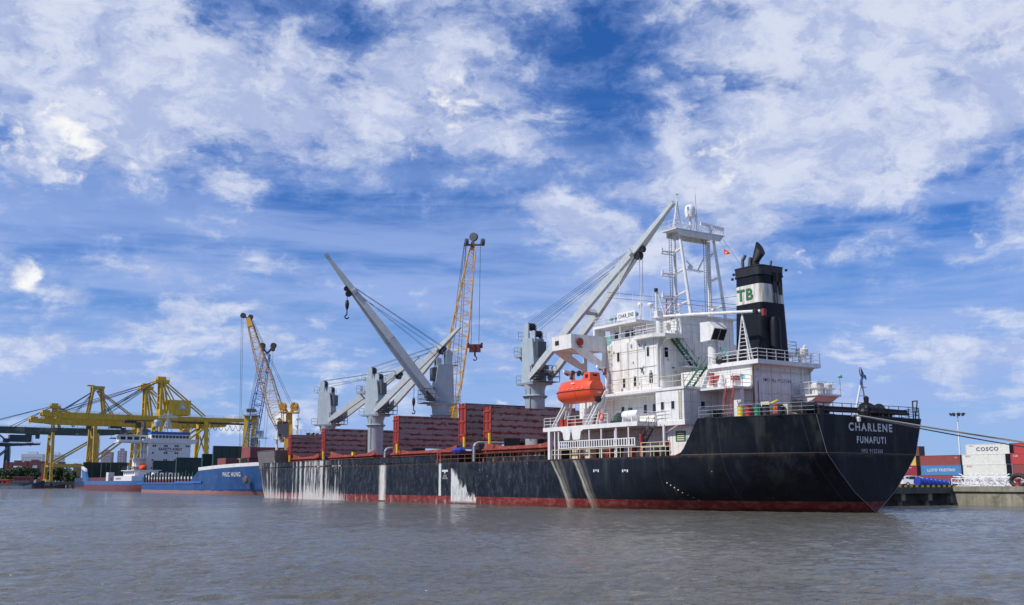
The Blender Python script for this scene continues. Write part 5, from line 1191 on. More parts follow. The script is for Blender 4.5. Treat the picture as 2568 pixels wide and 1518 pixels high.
# containers
def cmat(name, col, **k):
    return mat(name, col, .5, rust=k.pop('rust', .3), streak=.4, var=.08, dirt=((col[0] * .55, col[1] * .55, col[2] * .55), .35), corr=.28, **k)
cmat('box_maroon', (.24, .055, .05)); cmat('box_crimson', (.26, .02, .035)); cmat('box_yellow', (.60, .42, .10)); cmat('box_blue', (.06, .20, .42)); cmat('box_white', (.66, .66, .60), rust=.15); cmat('box_red', (.42, .045, .045)); cmat('box_brown', (.16, .05, .04)); cmat('box_olive', (.22, .24, .12)); cmat('box_end_shaded', (.09, .09, .10))
LAB = {}
def container(mt, label, v, u_near, z, L=12.19, group='containers stacked on the right-hand quay', txt=None, end=None):
    o = land('shipping_container', label, 'shipping container', v, u_near, z, group)
    Wd, H = 2.44, 2.59
    w = MB(); w.box(.06, Wd - .06, .06, L - .06, .12, H - .06); w.build('body', mt, o)
    w = MB()
    for x in (0, Wd - .14):
        for y in (0, L - .14): w.box(x, x + .14, y, y + .14, 0, H)
    for z0 in (0, H - .12):
        for x in (0.0, Wd - .12): w.box(x + .01, x + .11, .14, L - .14, z0, z0 + .12)
        for y in (0.0, L - .12): w.box(.14, Wd - .14, y + .01, y + .11, z0, z0 + .12)
    w.build('frame', mt, o)
    if end is not False:
        w = MB(); w.box(.14, Wd / 2 - .01, .03, .06, .13, H - .13); w.box(Wd / 2 + .01, Wd - .14, .03, .06, .13, H - .13)
        for x in (.45, .95, 1.5, 2.0): w.tube((x, .0, .15), (x, .0, H - .15), .03, n=5)
        w.build('door', end or 'box_end_shaded', o)  # shade of the ends put into the colour: doors far darker than the sides
    for t in (txt or []):
        s, size, yy, zz, m_, wd = t
        text('marking', s, size, (.035, yy, zz), (0, -1, 0), (0, 0, 1), m_, o, width=wd, extrude=.02, bold=.02)
    return o
CV = 252.0; ZB = 1.7
def row(k): return 2.06 + k * 2.6
def left_u(px): return U(px, CV) - 12.19       # the far end of the box is seen at px, its doors are nearer
C = container
C('box_white', 'white container lettered COSCO in navy, topmost of its stack', CV, left_u(2428), row(3), txt=[('COSCO', .95, 6.1, 1.3, 'letters_navy', 6.2), ('COSCO', .2, 10.6, 2.15, 'letters_navy', 1.1)])
C('box_white', 'cream container with small red lettering, directly under the COSCO one', CV, left_u(2417), row(2), txt=[('OOCL', .38, 10.5, 2.1, 'letters_red', 1.5)])
C('box_white', 'cream container with small red lettering, lowest visible one of the cream stack behind white steelwork', CV, left_u(2418), row(1), txt=[('OOCL', .38, 10.3, 2.1, 'letters_red', 1.5)])
C('box_white', 'cream container at the bottom of the COSCO stack, mostly hidden by white steelwork', CV, left_u(2418), row(0))
C('box_maroon', 'maroon container resting on the blue LLOYD TRIESTINO container', CV, left_u(2311), row(2), txt=[('MOL', .3, 1.2, 1.9, 'letters_white', .6)])
C('box_blue', 'blue container lettered LLOYD TRIESTINO in white', CV, left_u(2312), row(1), txt=[('LLOYD TRIESTINO', .75, 6.0, 1.3, 'letters_white', 8.4)])
C('box_maroon', 'maroon container below the blue LLOYD TRIESTINO one, behind the blue tarpaulins', CV, left_u(2307), row(0))
C('box_brown', 'brown-red container topmost beside the ship\'s stern, on the yellow one', CV, left_u(2216), row(3))
C('box_yellow', 'yellow container under the brown-red one beside the stern', CV, left_u(2207), row(2), end='box_olive')
C('box_crimson', 'crimson container under the yellow one, above the white car', CV, left_u(2208), row(1), txt=[('MSC', .3, 2.0, 2.0, 'letters_white', .8)])
C('box_maroon', 'maroon container at ground level behind the white car', CV, left_u(2207), row(0))
C('box_red', 'bright red container topmost at the right edge of the photo', CV, left_u(2549), row(3))
C('box_red', 'bright red container with white lettering, second from top at the right edge', CV, left_u(2540), row(2), txt=[('K LINE', .5, 10.9, 2.0, 'letters_white', 1.2)])
C('box_maroon', 'dull maroon container third from top at the right edge', CV, left_u(2542), row(1))
C('box_brown', 'brown container at the bottom of the right-edge stack', CV, left_u(2541), row(0))
# white hatchback on the wharf
car = land('parked_car', 'small white hatchback parked on the wharf beside the stern', 'car', 132.4, 97.2, 2.06, turn=radians(-38))
mat('car_white', (.72, .72, .73), .22, var=.02, spec=.6)
prof = [(1.75, .30), (1.80, .55), (1.72, .80), (1.05, .98), (.45, 1.42), (-.9, 1.50), (-1.55, 1.38), (-1.78, .95), (-1.80, .35)]
w = MB()
wid = lambda z: .80 if z < .95 else .80 - (z - .95) * .28
w.loft([[(s_ * 0 + x, y, z) for x, z, y in ((px_, pz_, s_ * wid(pz_)) for px_, pz_ in prof)] for s_ in (1, .6, -.6, -1)])
body = w.build('body', 'car_white', car, smooth=True)
w = MB()
for s_ in (1, -1):
    for tri in ([(.92, .99), (.42, 1.36), (.02, 1.40), (.02, .99)], [(-.06, .99), (-.06, 1.40), (-.85, 1.40), (-1.05, 1.02)], [(-1.12, 1.05), (-.92, 1.38), (-1.35, 1.32), (-1.45, 1.1)]):
        w.loft([[(x, s_ * (wid(z) + o), z) for x, z in tri] for o in (-.01, .012)])
w.loft([[(1.06, y, .99), (.50, y * .85, 1.40)] for y in (-.68, .68)], caps=False, closed=False)
for v_ in w.bm.verts: v_.co.x += .015 if abs(v_.co.y) < .7 else 0
w.build('window', 'glass', body)
for s_ in (1, -1):
    for x in (1.15, -1.2):
        w = MB(); w.lathe((x, s_ * .68, .29), [(0, 0), (.27, 0), (.29, .03), (.29, .14), (.27, .17), (0, .17)], 20, (0, s_, 0)); wl = w.build('wheel', 'rubber', car)
        w = MB(); w.lathe((x, s_ * .855, .29), [(0, 0), (.17, 0), (.17, .01), (0, .02)], 12, (0, s_, 0)); w.build('hub_cap', 'grey_paint', wl)
    w = MB(); w.lathe((1.68, s_ * .55, .72), [(0, 0), (.16, .0), (.13, .08), (0, .1)], 12, (1, 0, .2)); w.build('headlight', 'glass', car)
    w = MB(); w.box(-1.80, -1.70, s_ * .6, s_ * .78, .85, 1.2); w.build('tail_light', 'letters_red', car)
w = MB(); w.box(1.76, 1.83, -.45, .45, .36, .52); w.build('grille', 'black', car)
# rolls under blue sheets
for i, px in enumerate((2316, 2327, 2338, 2349, 2360, 2371, 2382)):
    v = 118 + 1.2 * i * .55; u = U(px, v)
    o = land('covered_roll', ['blue sheeted roll next to the white car', 'second blue sheeted roll from the car', 'third blue sheeted roll from the car, with a pale strap', 'blue sheeted roll in the middle of the row', 'blue sheeted roll just right of the middle of the row', 'second blue sheeted roll from the white steelwork', 'low blue sheeted roll next to the white steelwork'][i], 'tarpaulin', v, u, 2.06, 'blue sheeted rolls along the wharf')
    r = .58 - .04 * i
    w = MB(); w.lathe((-1.3, 0, r), [(0, 0), (r * .9, .02), (r, .15), (r * .97, .9), (r * 1.02, 1.5), (r, 2.4), (r * .88, 2.55), (0, 2.6)], 14, (1, 0, 0)); w.build('sheet', 'blue_tarp', o, smooth=True)
    w = MB(); w.lathe((-.5, 0, r), [(r * 1.03, 0), (r * 1.04, .03), (r * 1.03, .07)], 14, (1, 0, 0)); w.build('strap', 'letters_white', o)
# white steel sections lying along the quay edge
px = 2400
labs = ['long white steel frame lying next to the blue sheets', 'white lattice frame third section from the blue sheets', 'white lattice frame with tall diagonals before the cream containers', 'white lattice frame in the middle of the steelwork row', 'white lattice frame leaning beside the middle one', 'white lattice frame left of the black fender', 'low white lattice frame at the right edge']
for i in range(7):
    v = 118.5 + (i % 3) * 1.6; u = U(2398 + i * 26, v)
    o = land('steel_frame', labs[i], 'steel frame', v, u, 2.06, 'white steel frames along the quay')
    w = MB(); L = 2.6
    if i == 0:
        for z in (.1, .55, 1.0): w.beam((0, -L * 2.2, z), (0, .6, z), .08, .08)
        for k in range(8): w.beam((0, -L * 2.2 + k * .9, 0), (0, -L * 2.2 + k * .9, 1.05), .08, .08)
    else:
        w.lattice((0, -L, .55), (0, L * .6, .75 + .1 * (i % 2)), .95, .85, 5, .055, .045); w.beam((-.3, -L, 0), (.2, L * .4, 1.7 - .1 * i), .1, .1); w.beam((.3, L * .5, 0), (.1, -L * .6, 1.55), .1, .1)
    w.build('girder', 'white_clean', o)
ty = land('rubber_fender', 'big black rubber tyre fender on the quay at the right edge', 'fender', 117.0, U(2556, 117), 2.06)
w = MB(); n = 22
for i in range(n):
    a, b = 2 * pi * i / n, 2 * pi * (i + 1) / n; w.tube((0, .95 * cos(a), .72 + .62 * sin(a)), (0, .95 * cos(b), .72 + .62 * sin(b)), .26, n=8)
w.build('tyre', 'rubber', ty)
rb = land('mooring_bollard', 'rusty red bollard beside the tyre fender', 'bollard', 115.0, U(2553, 115), 2.16); w = MB(); w.lathe((0, 0, 0), [(.3, 0), (.26, .1), (.24, .55), (.36, .65), (.36, .85), (0, .9)], 14); w.build('post', 'red_paint', rb)
# floodlight masts
def lamp_mast(label, x, y, h, r=.3, n=7, s=1.0):
    o = thing('floodlight_mast', label, 'floodlight mast', (x, y, 2), 0, 'tall floodlight masts of the port')
    w = MB(); w.tube((0, 0, 0), (0, 0, h), r, r * .5, 10); w.build('pole', 'white_plain', o)
    w = MB(); w.lathe((0, 0, h), [(1.6 * s, 0), (1.65 * s, .1), (1.6 * s, .2)], 16)
    for i in range(6): a = pi * i / 3; w.tube((0, 0, h + .1), (1.6 * s * cos(a), 1.6 * s * sin(a), h + .1), .08)
    w.build('headframe', 'grey_paint', o)
    for i in range(n):
        a = 2 * pi * i / n + .3; w = MB(); c = Vector((2.0 * s * cos(a), 2.0 * s * sin(a), h - .1)); w.lathe(c, [(0, -.3 * s), (.4 * s, -.2 * s), (.58 * s, .25 * s), (0, .3 * s)], 8, (cos(a), sin(a), -.7)); w.build('floodlight', 'dark_grey', o)
def along(px, Y): return ((px - 1284) / 2689 * Y, Y)
lamp_mast('tall pale floodlight mast rising behind the containers on the right', *along(2413, 415), 27.2, .42, 9, 1.25)
lamp_mast('floodlight mast seen just above the orange lifeboat', *along(1443, 300), 31.5, .35, 9, 1.25)
lamp_mast('distant floodlight mast behind the red hatch covers near the yellow crane', *along(781, 470), 22.0, .35, 8, 1.3)

# ================================================================== harbour cranes behind the ship
def L3(v, u): p = W(v, u); return p
# big yellow mobile crane behind the grey deck crane
A = thing('harbour_crane', 'tall yellow lattice-boom crane standing behind the third hatch, boom nearly upright', 'crane', W(103, 172, 2), 0)
def wpt(px, py, Y): return Vector(((px - 1284) / 2689 * Y, Y, CAM_H + (1212 - py) / 2689 * Y))
def loc(o, p): return Vector(p) - o.location
mat('lattice_buff', (.60, .34, .09), .55, rust=.5, var=.2)
Y = 198; b0_ = loc(A, wpt(1118, 1060, Y)); t0_ = loc(A, wpt(1181, 612, Y + 6)); 
w = MB(); w.lattice(b0_, t0_, 1.5, 1.2, 30, .11, .05, up=(0, 1, 0), mid=3.4); bo = w.build('boom', 'lattice_buff', A)
w = MB(); k_ = t0_ + Vector((.1, 0, 2.6)); w.beam(t0_, k_ + Vector((0, 0, -1)), .9, .9, .6, .6, up=(0, 1, 0)); w.beam(t0_ + Vector((-1.7, 0, .9)), t0_ + Vector((1.9, 0, .9)), .3, .5, up=(0, 1, 0)); w.build('boom_head', 'brown_steel', bo)
w = MB()
for x, z, r in ((0.1, 2.5, .85), (-1.45, 1.4, .75), (1.75, 1.4, .75)): w.lathe(t0_ + Vector((x, -.3, z)), [(0, 0), (r, 0), (r, .6), (0, .6)], 18, (1, .25, 0) if abs(x) > 1 else (.5, 1, 0))
each(w, 'sheave', 'dark_grey', bo)
w = MB(); hk = loc(A, wpt(1189, 868, Y + 4))
for q in (-.75, .75): w.tube(t0_ + Vector((.9 + q * .9, 0, 1.3)), hk + Vector((q, 0, .6)), .045, n=4)
tw = loc(A, wpt(1145, 1040, Y - 3))
for q in (-1.0, -.5, .4, .9): w.tube(t0_ + Vector((-1.4 + q * .2, 0, 1.4)), loc(A, wpt(1128 + q * 10, 960, Y + 10)) + Vector((q, 0, -6)), .045, n=4)
w.build('cable', 'cable', A)
w = MB(); w.box(hk.x - 1.1, hk.x + 1.1, hk.y - .4, hk.y + .4, hk.z - 1.0, hk.z + .5); w.box(hk.x - 1.5, hk.x - 1.1, hk.y - .2, hk.y + .2, hk.z - .2, hk.z + .8); w.box(hk.x + 1.1, hk.x + 1.5, hk.y - .2, hk.y + .2, hk.z - .2, hk.z + .8)
w.tube(hk + Vector((0, 0, -1)), hk + Vector((0, 0, -1.8)), .18, n=8); w.path([hk + Vector((.35 * sin(a), 0, -2.2 + .4 * cos(a))) for a in [radians(k) for k in range(0, 270, 30)]], .13, 6); w.build('hook_block', 'maroon_steel', A)
def crane_base(A, c, col):
    w = MB(); w.box(c.x - 2, c.x + 2, c.y - 2, c.y + 2, 3, 15); w.build('tower', col, A)
    w = MB(); w.box(c.x - 4, c.x + 4, c.y - 4, c.y + 4, 1.2, 3.2)
    for sx in (-1, 1):
        for sy in (-1, 1): w.beam((c.x, c.y, 2), (c.x + 6 * sx, c.y + 6 * sy, .8), 1, 1); w.box(c.x + 6 * sx - 1, c.x + 6 * sx + 1, c.y + 6 * sy - 1, c.y + 6 * sy + 1, 0, .8)
    w.build('undercarriage', 'dark_grey', A)
crane_base(A, loc(A, wpt(1118, 1100, 200)), 'orange_crane')
# orange-yellow mobile crane behind the bow
Bc = thing('harbour_crane', 'orange-yellow mobile harbour crane with its lattice boom leaning left, behind the bow', 'crane', W(112, 292, 2), 0)
Y = W(112, 292).y
bb = loc(Bc, wpt(704, 1110, Y)); bt = loc(Bc, wpt(612, 815, Y - 4))
w = MB(); w.lattice(bb + Vector((0, 0, 2)), bt, 1.2, 1.4, 30, .13, .055, up=(0, 1, 0), mid=3.6); bo = w.build('boom', 'lattice_buff', Bc)
w = MB(); w.beam(bt, bt + Vector((-.8, 0, 2.4)), 1.6, 1.6, 1.2, 1.2, up=(0, 1, 0)); w.beam(bb, bb + Vector((-1.2, 0, 5)), 1.1, 1.1, up=(0, 1, 0)); w.beam(loc(Bc, wpt(693, 1050, Y)), loc(Bc, wpt(714, 1085, Y)), .8, 1.0, up=(0, 1, 0)); each(w, 'boom_head', 'orange_crane', bo)
w = MB(); w.lathe(bt + Vector((-2.4, -.3, 3.2)), [(0, 0), (.8, 0), (.8, .6), (0, .6)], 14, (.3, 1, 0)); w.lathe(bt + Vector((-.2, -.3, 2.8)), [(0, 0), (.7, 0), (.7, .6), (0, .6)], 14, (.3, 1, 0)); w.beam(bt + Vector((-2.4, 0, 3.2)), bt + Vector((0, 0, 1.8)), .4, .4); each(w, 'sheave', 'black', bo)
w = MB(); w.loft([[loc(Bc, wpt(px, py, Y - q)) for q in (1.4, -1.4) for px in ((a, b) if q > 0 else (b, a))] for a, b, py in ((708, 730, 1200), (708, 731, 1120), (711, 727, 1040), (713, 726, 1035))]); tw = w.build('tower', 'orange_crane', Bc)
w = MB()
c0 = loc(Bc, wpt(719, 1033, Y)); w.box(c0.x - 2.1, c0.x + 2.6, c0.y - 2, c0.y + 2, c0.z - .5, c0.z - .2); w.rail([c0 + Vector((-2, -2, -.2)), c0 + Vector((2.6, -2, -.2)), c0 + Vector((2.6, 2, -.2))], 1.4, 2, 1.5, .06); w.build('platform', 'orange_crane', tw)
w = MB()
for dx, m_ in ((-2.0, 0), (1.4, 0)): w.lathe(c0 + Vector((dx, -.4, 1.4)), [(0, 0), (1.2, 0), (1.2, .8), (.4, .9), (0, .9)], 18, (.2, 1, 0))
w.beam(c0 + Vector((-1.5, 0, 1)), c0 + Vector((0, 0, -1)), .8, .8); w.beam(c0 + Vector((1.4, 0, 1)), c0 + Vector((0, 0, -1)), .8, .8); each(w, 'sheave', 'orange_crane', tw)
cbp = loc(Bc, wpt(705, 1078, Y)); w = MB(); w.box(cbp.x - 1.4, cbp.x + 1.6, cbp.y - 1.6, cbp.y + 1.6, cbp.z - 2.2, cbp.z + 2.2); w.build('operator_cab', 'dark_grey', Bc)
w = MB()
for q in (0, .5): w.tube(bt + Vector((-2.8 + q, 0, 2.4)), loc(Bc, wpt(597 + q * 6, 1150, Y - 5)), .045, n=4)
for q in (-.8, 0, .9): w.tube(bt + Vector((0, q, 2.6)), c0 + Vector((-2 + abs(q) * 3, q, 2)), .05, n=4)
w.tube(bt + Vector((.3, 0, 1.4)), loc(Bc, wpt(732, 1100, Y)), .04, n=4); w.build('cable', 'cable', Bc)
w = MB(); q = loc(Bc, wpt(719, 1200, Y)); w.box(q.x - 5, q.x + 5, q.y - 4, q.y + 4, .8, 3); w.build('undercarriage', 'dark_grey', Bc)
# blue lattice crane on yellow legs
Cc_ = thing('harbour_crane', 'blue lattice-boom crane rising between two yellow columns, left of the orange-yellow crane', 'crane', W(122, 330, 2), 0)
Y = W(122, 330).y
p0 = loc(Cc_, wpt(622, 1130, Y)); p1 = loc(Cc_, wpt(657, 885, Y))
w = MB(); w.lattice(p0, p1, 3.6, 1.7, 26, .14, .07, up=(0, 1, 0), mid=3.0); bo = w.build('boom', 'blue_crane', Cc_)
w = MB()
for dx in (-1.7, 1.9): w.beam(p1, p1 + Vector((dx, 0, 2.2)), .5, .5); w.lathe(p1 + Vector((dx, -.4, 2.6)), [(0, 0), (.95, 0), (.95, .8), (0, .8)], 14, (.3, 1, 0)); w.lathe(p1 + Vector((dx * .9, -.4, 1.4)), [(0, 0), (.7, 0), (.7, .7), (0, .7)], 14, (.3, 1, 0))
each(w, 'sheave', 'black', bo)
for px_ in (611, 631):
    w = MB(); w.beam(loc(Cc_, wpt(px_, 1210, Y)), loc(Cc_, wpt(px_ + 2, 1042, Y)), 2.3, 2.3, 1.5, 1.5); w.build('column', 'yellow_crane', Cc_)
w = MB(); a = loc(Cc_, wpt(605, 1041, Y)); b = loc(Cc_, wpt(640, 1041, Y)); w.box(a.x, b.x, a.y - 2, a.y + 2, a.z - .4, a.z); w.rail([(a.x, a.y - 2, a.z), (b.x, a.y - 2, a.z)], 1.4, 2, 2, .07); w.build('platform', 'grey_paint', Cc_)
w = MB()
for i in range(4): q = a.lerp(b, .35 + .17 * i); w.box(q.x - .3, q.x + .3, q.y - 2.4, q.y - 1.6, q.z + .8, q.z + 1.8)
w.build('floodlight', 'dark_grey', Cc_)
w = MB(); q = loc(Cc_, wpt(645, 1090, Y)); w.box(q.x - 1.1, q.x + 1.2, q.y - 1, q.y + 1, q.z - 1.1, q.z + 1.1); w.box(q.x - 3, q.x + 2.4, q.y - 1.4, q.y + 1.4, q.z - 1.4, q.z - 1.11); w.build('winch_house', 'grey_paint', Cc_)
w = MB(); w.lattice(loc(Cc_, wpt(640, 1200, Y)), loc(Cc_, wpt(636, 1105, Y)), 2.2, 2.2, 8, .10, .06, up=(0, 1, 0)); w.build('ladder_tower', 'blue_crane', Cc_)
w = MB()
for q in (-.8, -.2, .5): w.tube(p1 + Vector((-1.7 + q * .3, 0, 2.4)), loc(Cc_, wpt(616 + q * 4, 1040, Y)), .04, n=4)
w.tube(p1 + Vector((2, 0, 2.4)), loc(Cc_, wpt(660, 1140, Y)), .04, n=4); w.tube(p1 + Vector((1, 0, 2.4)), loc(Cc_, wpt(656, 1090, Y)), .04, n=4); w.build('cable', 'cable', Cc_)
# ================================================================== ship-to-shore gantry cranes
def gantry(label, v, u, gauge, out, back, zb, zt, col, top='yoke', ws=9.0, girder=2.2, house=None, cat='gantry crane', festoon=False, legw=1.5, apx=2.0, backstay=True):
    """local x = landward (R), local y = along the quay, z up; waterside legs at x = 0"""
    o = land('gantry_crane', label, cat, v, u, 2.0, 'ship-to-shore gantry cranes on the far quay'); zb -= 2; zt -= 2
    for x in (0, gauge):
        for y in (-ws, ws):
            w = MB(); w.beam((x, y, 1.5), (x + (.0 if x == 0 else 0), y * .62, zb), legw, legw, legw * 1.05, legw * 1.05, up=(0, 1, 0)); w.build('leg', col, o)
    w = MB()
    for x in (0, gauge): w.box(x - 1.0, x + 1.0, -ws - 1.5, ws + 1.5, .8, 2.6); w.box(x - .8, x + .8, -ws * .62, ws * .62, zb - 3, zb - 1.4)
    w.build('sill_beam', col, o)
    w = MB()
    for y in (-ws, ws): w.beam((.3, y, 10.2), (gauge - .3, y, 10.2), 1.2, 1.5); w.beam((.4, y * .95, 11), (gauge - .4, y * .68, zb - 3), .8, .8)
    w.build('portal_beam', col, o)
    w = MB()
    for x in (0, gauge):
        for y in (-ws, ws): w.box(x - .6, x + .6, y - 1.6, y + 1.6, 0, .8)
    w.build('bogie', 'dark_grey', o)
    w = MB()
    for x in (0, gauge): w.beam((x, -ws * .95, 11), (x, ws * .68, zb - 3.4), .5, .5); w.beam((x, ws * .95, 11), (x, -ws * .68, zb - 3.4), .5, .5); w.box(x - .5, x + .5, -ws * .9, ws * .9, 9.6, 10.6)
    w.build('cross_brace', col, o)
    w = MB(); tx = -out * .25; w.box(tx - 2.6, tx + 2.6, -2.2, 2.2, zb - 1.6, zb - .5); w.box(tx + 2.8, tx + 4.8, -1.2, 1.2, zb - 3.6, zb - 1.2); w.box(tx - 1.6, tx + 1.6, -3, 3, zb - 6.4, zb - 6.0)
    for q in (-1.4, 1.4): w.tube((tx + q, 0, zb - 1.6), (tx + q, 0, zb - 6.0), .07, n=4)
    w.build('trolley', 'dark_grey', o)
    w = MB()
    for k in range(7): z = 3 + (zb - 6) * k / 7; w.box(gauge + .8, gauge + 1.8, -ws * .9 + 1, -ws * .9 + 3.4, z, z + .15); w.beam((gauge + 1.3, -ws * .9 + 1, z), (gauge + 1.3, -ws * .9 + 3.4, z + (zb - 6) / 7), .1, .5)
    for y in (1, 3.4): w.tube((gauge + 1.3, -ws * .9 + y, 2), (gauge + 1.3, -ws * .9 + y, zb - 1), .1, n=4)
    w.build('stair_tower', col, o)
    # boom and back girder: two box girders tapering to the tip
    for y in (-2.6, 2.6):
        w = MB(); w.beam((-out, y, zb + girder * .45), (-out * .8, y, zb + girder * .3), 1.2, girder * .55, 1.2, girder); w.beam((-out * .8, y, zb + girder * .3), (0, y, zb + girder * .2), 1.2, girder); w.build('boom', col, o)
        w = MB(); w.beam((0.02, y, zb + girder * .2), (gauge, y, zb + girder * .2), 1.2, girder * 1.1); w.beam((gauge + .02, y, zb + girder * .2), (gauge + back, y, zb + girder * .5), 1.2, girder, 1.2, girder * .5); w.build('main_girder', col, o)
    w = MB(); x = -out
    while x < gauge + back: w.beam((x, -2.4, zb - .2), (x, 2.4, zb - .2), .3, .4); x += 6
    w.rail([(-out, -3.4, zb + girder * .6), (gauge + back, -3.4, zb + girder * .6)], 1.2, 2, 5, .07); w.box(-out, -out + 3, -3, 3, zb + girder * .7, zb + girder * .7 + .9); w.build('walkway', col, o)
    # apex frame over the waterside legs
    w = MB(); h0 = zb + girder * .7
    if top == 'yoke':
        for y in (-2.6, 2.6):
            w.beam((.6, y, h0), (.3, y * .8, zt - 2), 1.0, 1.2, .8, .9); w.beam((4.2, y, h0), (1.4, y * .8, zt - 2), .7, .8)
        for k in range(1, 5): z = h0 + (zt - 2 - h0) * k / 5; w.beam((.4, -2.4, z), (.4, 2.4, z), .35, .35); w.beam((.4, 0, z), (3.6 - k * .5, 0, z), .3, .3)
        w.box(-2.4, 3.6, -3, 3, zt - 2.6, zt - 1.2); w.box(-1.2, 2.4, -1.6, 1.6, zt - 1.2, zt + .3); w.rail([(-2.4, -3, zt - 1.2), (3.6, -3, zt - 1.2)], 1.0, 2, 2, .07)
    else:
        for y in (-2.6, 2.6):
            w.beam((-3.4, y, h0), (-1.2, y, zt), 1.1, 1.1); w.beam((5.4, y, h0), (3.0, y, zt), 1.1, 1.1); w.beam((-2.0, y, zt), (4.0, y, zt), 1.3, 1.4)
        w.box(-1.2, 3, -2.6, 2.6, zt - .5, zt + .5); w.box(-4.2, -.5, -1, 1, zt + .7, zt + 1.3)
    ax = w.build('apex_frame', col, o)
    w = MB()
    for y in (-2.2, 2.2):
        for f, r in ((.92, .13), (.86, .10), (.5, .12), (.44, .10)): w.tube((0, y, zt - 1.2), (-out * f, y, zb + girder * .8), r, n=5)
    w.build('fore_stay', 'cable' if top != 'yoke' else 'cable', o)
    w = MB()
    for y in (-2.2, 2.2):
        w.beam((1.2, y, zt - 1.2), (gauge + .5, y, zb + girder), .5, .55); 
        if backstay: w.beam((1.2, y, zt - 1.5), (gauge * .5, y, zb + girder), .4, .5)
    w.build('back_stay', col, o)
    if house:
        hx0, hx1, hz0, hz1 = house
        w = MB(); w.box(hx0, hx1, -3.6, 3.6, zb + hz0, zb + hz1); hs = w.build('machinery_house', col, o)
        w = MB(); w.box(hx0 - 3.5, hx0 - .05, -3.0, 3.0, zb + hz0 - .6, zb + hz0 + 2.2); w.build('cable_drum_box', col, hs)
        return o, hs
    if festoon:
        w = MB(); x = gauge - 8
        while x < gauge + back - 2:
            pts = [(x + 2.6 * t / 6, -3.7, zb - 1.0 - 2.6 * sin(pi * t / 6)) for t in range(7)]; w.path(pts, .10, 4); x += 2.7
        w.beam((gauge - 8, -3.7, zb - .9), (gauge + back, -3.7, zb - .9), .3, .5); w.build('festoon_cable', 'cable', o)
    return o, None
g1, hs = gantry('big yellow gantry crane nearest, with a yellow machinery house carrying a grey triangle emblem', 125.5, 480, 20, 48, 24, 30.0, 49.0, 'yellow_crane', house=(3.6, 13.4, 2.4, 9.0), festoon=False, girder=2.4)
w = MB(); w.prism([(8.0, 0, 33.0), (11.6, 0, 33.0), (10.6, 0, 35.2), (9.4, 0, 35.8), (8.6, 0, 34.6)], (0, -3.68, 0), (0, -3.61, 0)); em = w.build('emblem', 'grey_paint', hs)
w = MB(); w.prism([(9.2, 0, 33.5), (10.8, 0, 33.5), (10.4, 0, 34.5), (9.4, 0, 34.8)], (0, -3.74, 0), (0, -3.69, 0)); w.build('emblem_centre', 'letters_white', em)
w = MB(); x = 10
while x < 42: w.path([(x + 2.6 * t / 6, -3.7, 26.4 - 2.4 * sin(pi * t / 6)) for t in range(7)], .11, 4); x += 2.7
w.beam((8, -3.7, 27), (44, -3.7, 27), .35, .6); w.build('festoon_cable', 'cable', g1)
w = MB(); w.box(-14, 44.0, -4.4, -3.6, 27.2, 27.6); w.build('trolley_rail', 'brown_steel', g1)
gantry('second yellow gantry crane just behind the nearest, without a machinery house', 130, 524, 20, 50, 20, 29.6, 49.6, 'yellow_crane', girder=2.4)
mat('tan_crane', (.50, .34, .06), .6, rust=.4, dirt=((.15, .10, .05), .6))
gantry('older tan gantry crane with a square-topped frame, standing behind the yellow booms', 119, 580, 22, 24, 14, 33.5, 51.5, 'tan_crane', top='frame', girder=1.6)
gantry('dark green gantry crane with a weathered boom reaching out of the photo at the left', 112, 655, 24, 44, 36, 31.0, 47.5, 'tan_crane', girder=3.6)
# its boom is green: overlay girder colour
for ch in list(bpy.data.objects):
    if ch.parent and ch.parent.get('label', '').startswith('dark green gantry') and ch.name.split('.')[0] in ('boom', 'main_girder', 'walkway'):
        ch.data.materials.clear(); ch.data.materials.append(M['green_crane'])
mat('green_dark', (.02, .04, .06), .6, var=.3)
gantry('dark blue-grey gantry crane farthest away, cut by the left edge', V(-48, 830), 830, 15, 30, 21, 29, 44, 'green_dark', girder=2.2, house=(15.5, 30, 2.6, 7.5))

# ================================================================== ships beyond the bow
def heading(name, label, cat, v, u, group=None):   # local x forward towards the camera along -F, local y landward
    return thing(name, label, cat, W(v, u, 0), -AZ - pi / 2, group)
def ship_hull(o, L, B, zdeck, zbow, xb, mt, rise=4.0, stern=None, xs_=4, draft=1.5, name='hull'):
    bm_ = MB(); rings = []
    def half(x): 
        f = x / L
        a = min(1, .72 + f * 3.5) if f < .1 else 1
        if f > .72: a = max(.02, (1 - ((f - .72) / .28) ** 2.2))
        return B / 2 * a
    def top(x):
        if stern and x < xs_: return stern
        if stern and x < xs_ + 3: return stern + (zdeck - stern) * (x - xs_) / 3
        if x > xb + rise: return zbow + (x - xb - rise) * .025
        if x > xb: return zdeck + (zbow - zdeck) * (x - xb) / rise
        return zdeck
    xs = sorted(set([0, 1, 2, xs_, xs_ + 1.5, xs_ + 3, xb, xb + rise / 2, xb + rise] + [L * k / 26 for k in range(27)]))
    for x in xs:
        h = half(x); hl = half(min(L, x + L * .035)) * (.97 if x < L * .9 else 1) if x > L * .6 else h * (.9 if x < 2 else 1); t = top(x)
        rings.append([(x, -hl * .9, -draft), (x, -hl, 0), (x, -(hl + h) / 2, 1.2), (x, -h, t), (x, h, t), (x, (hl + h) / 2, 1.2), (x, hl, 0), (x, hl * .9, -draft)])
    bm_.loft(rings); return bm_.build(name, mt, o), half, top
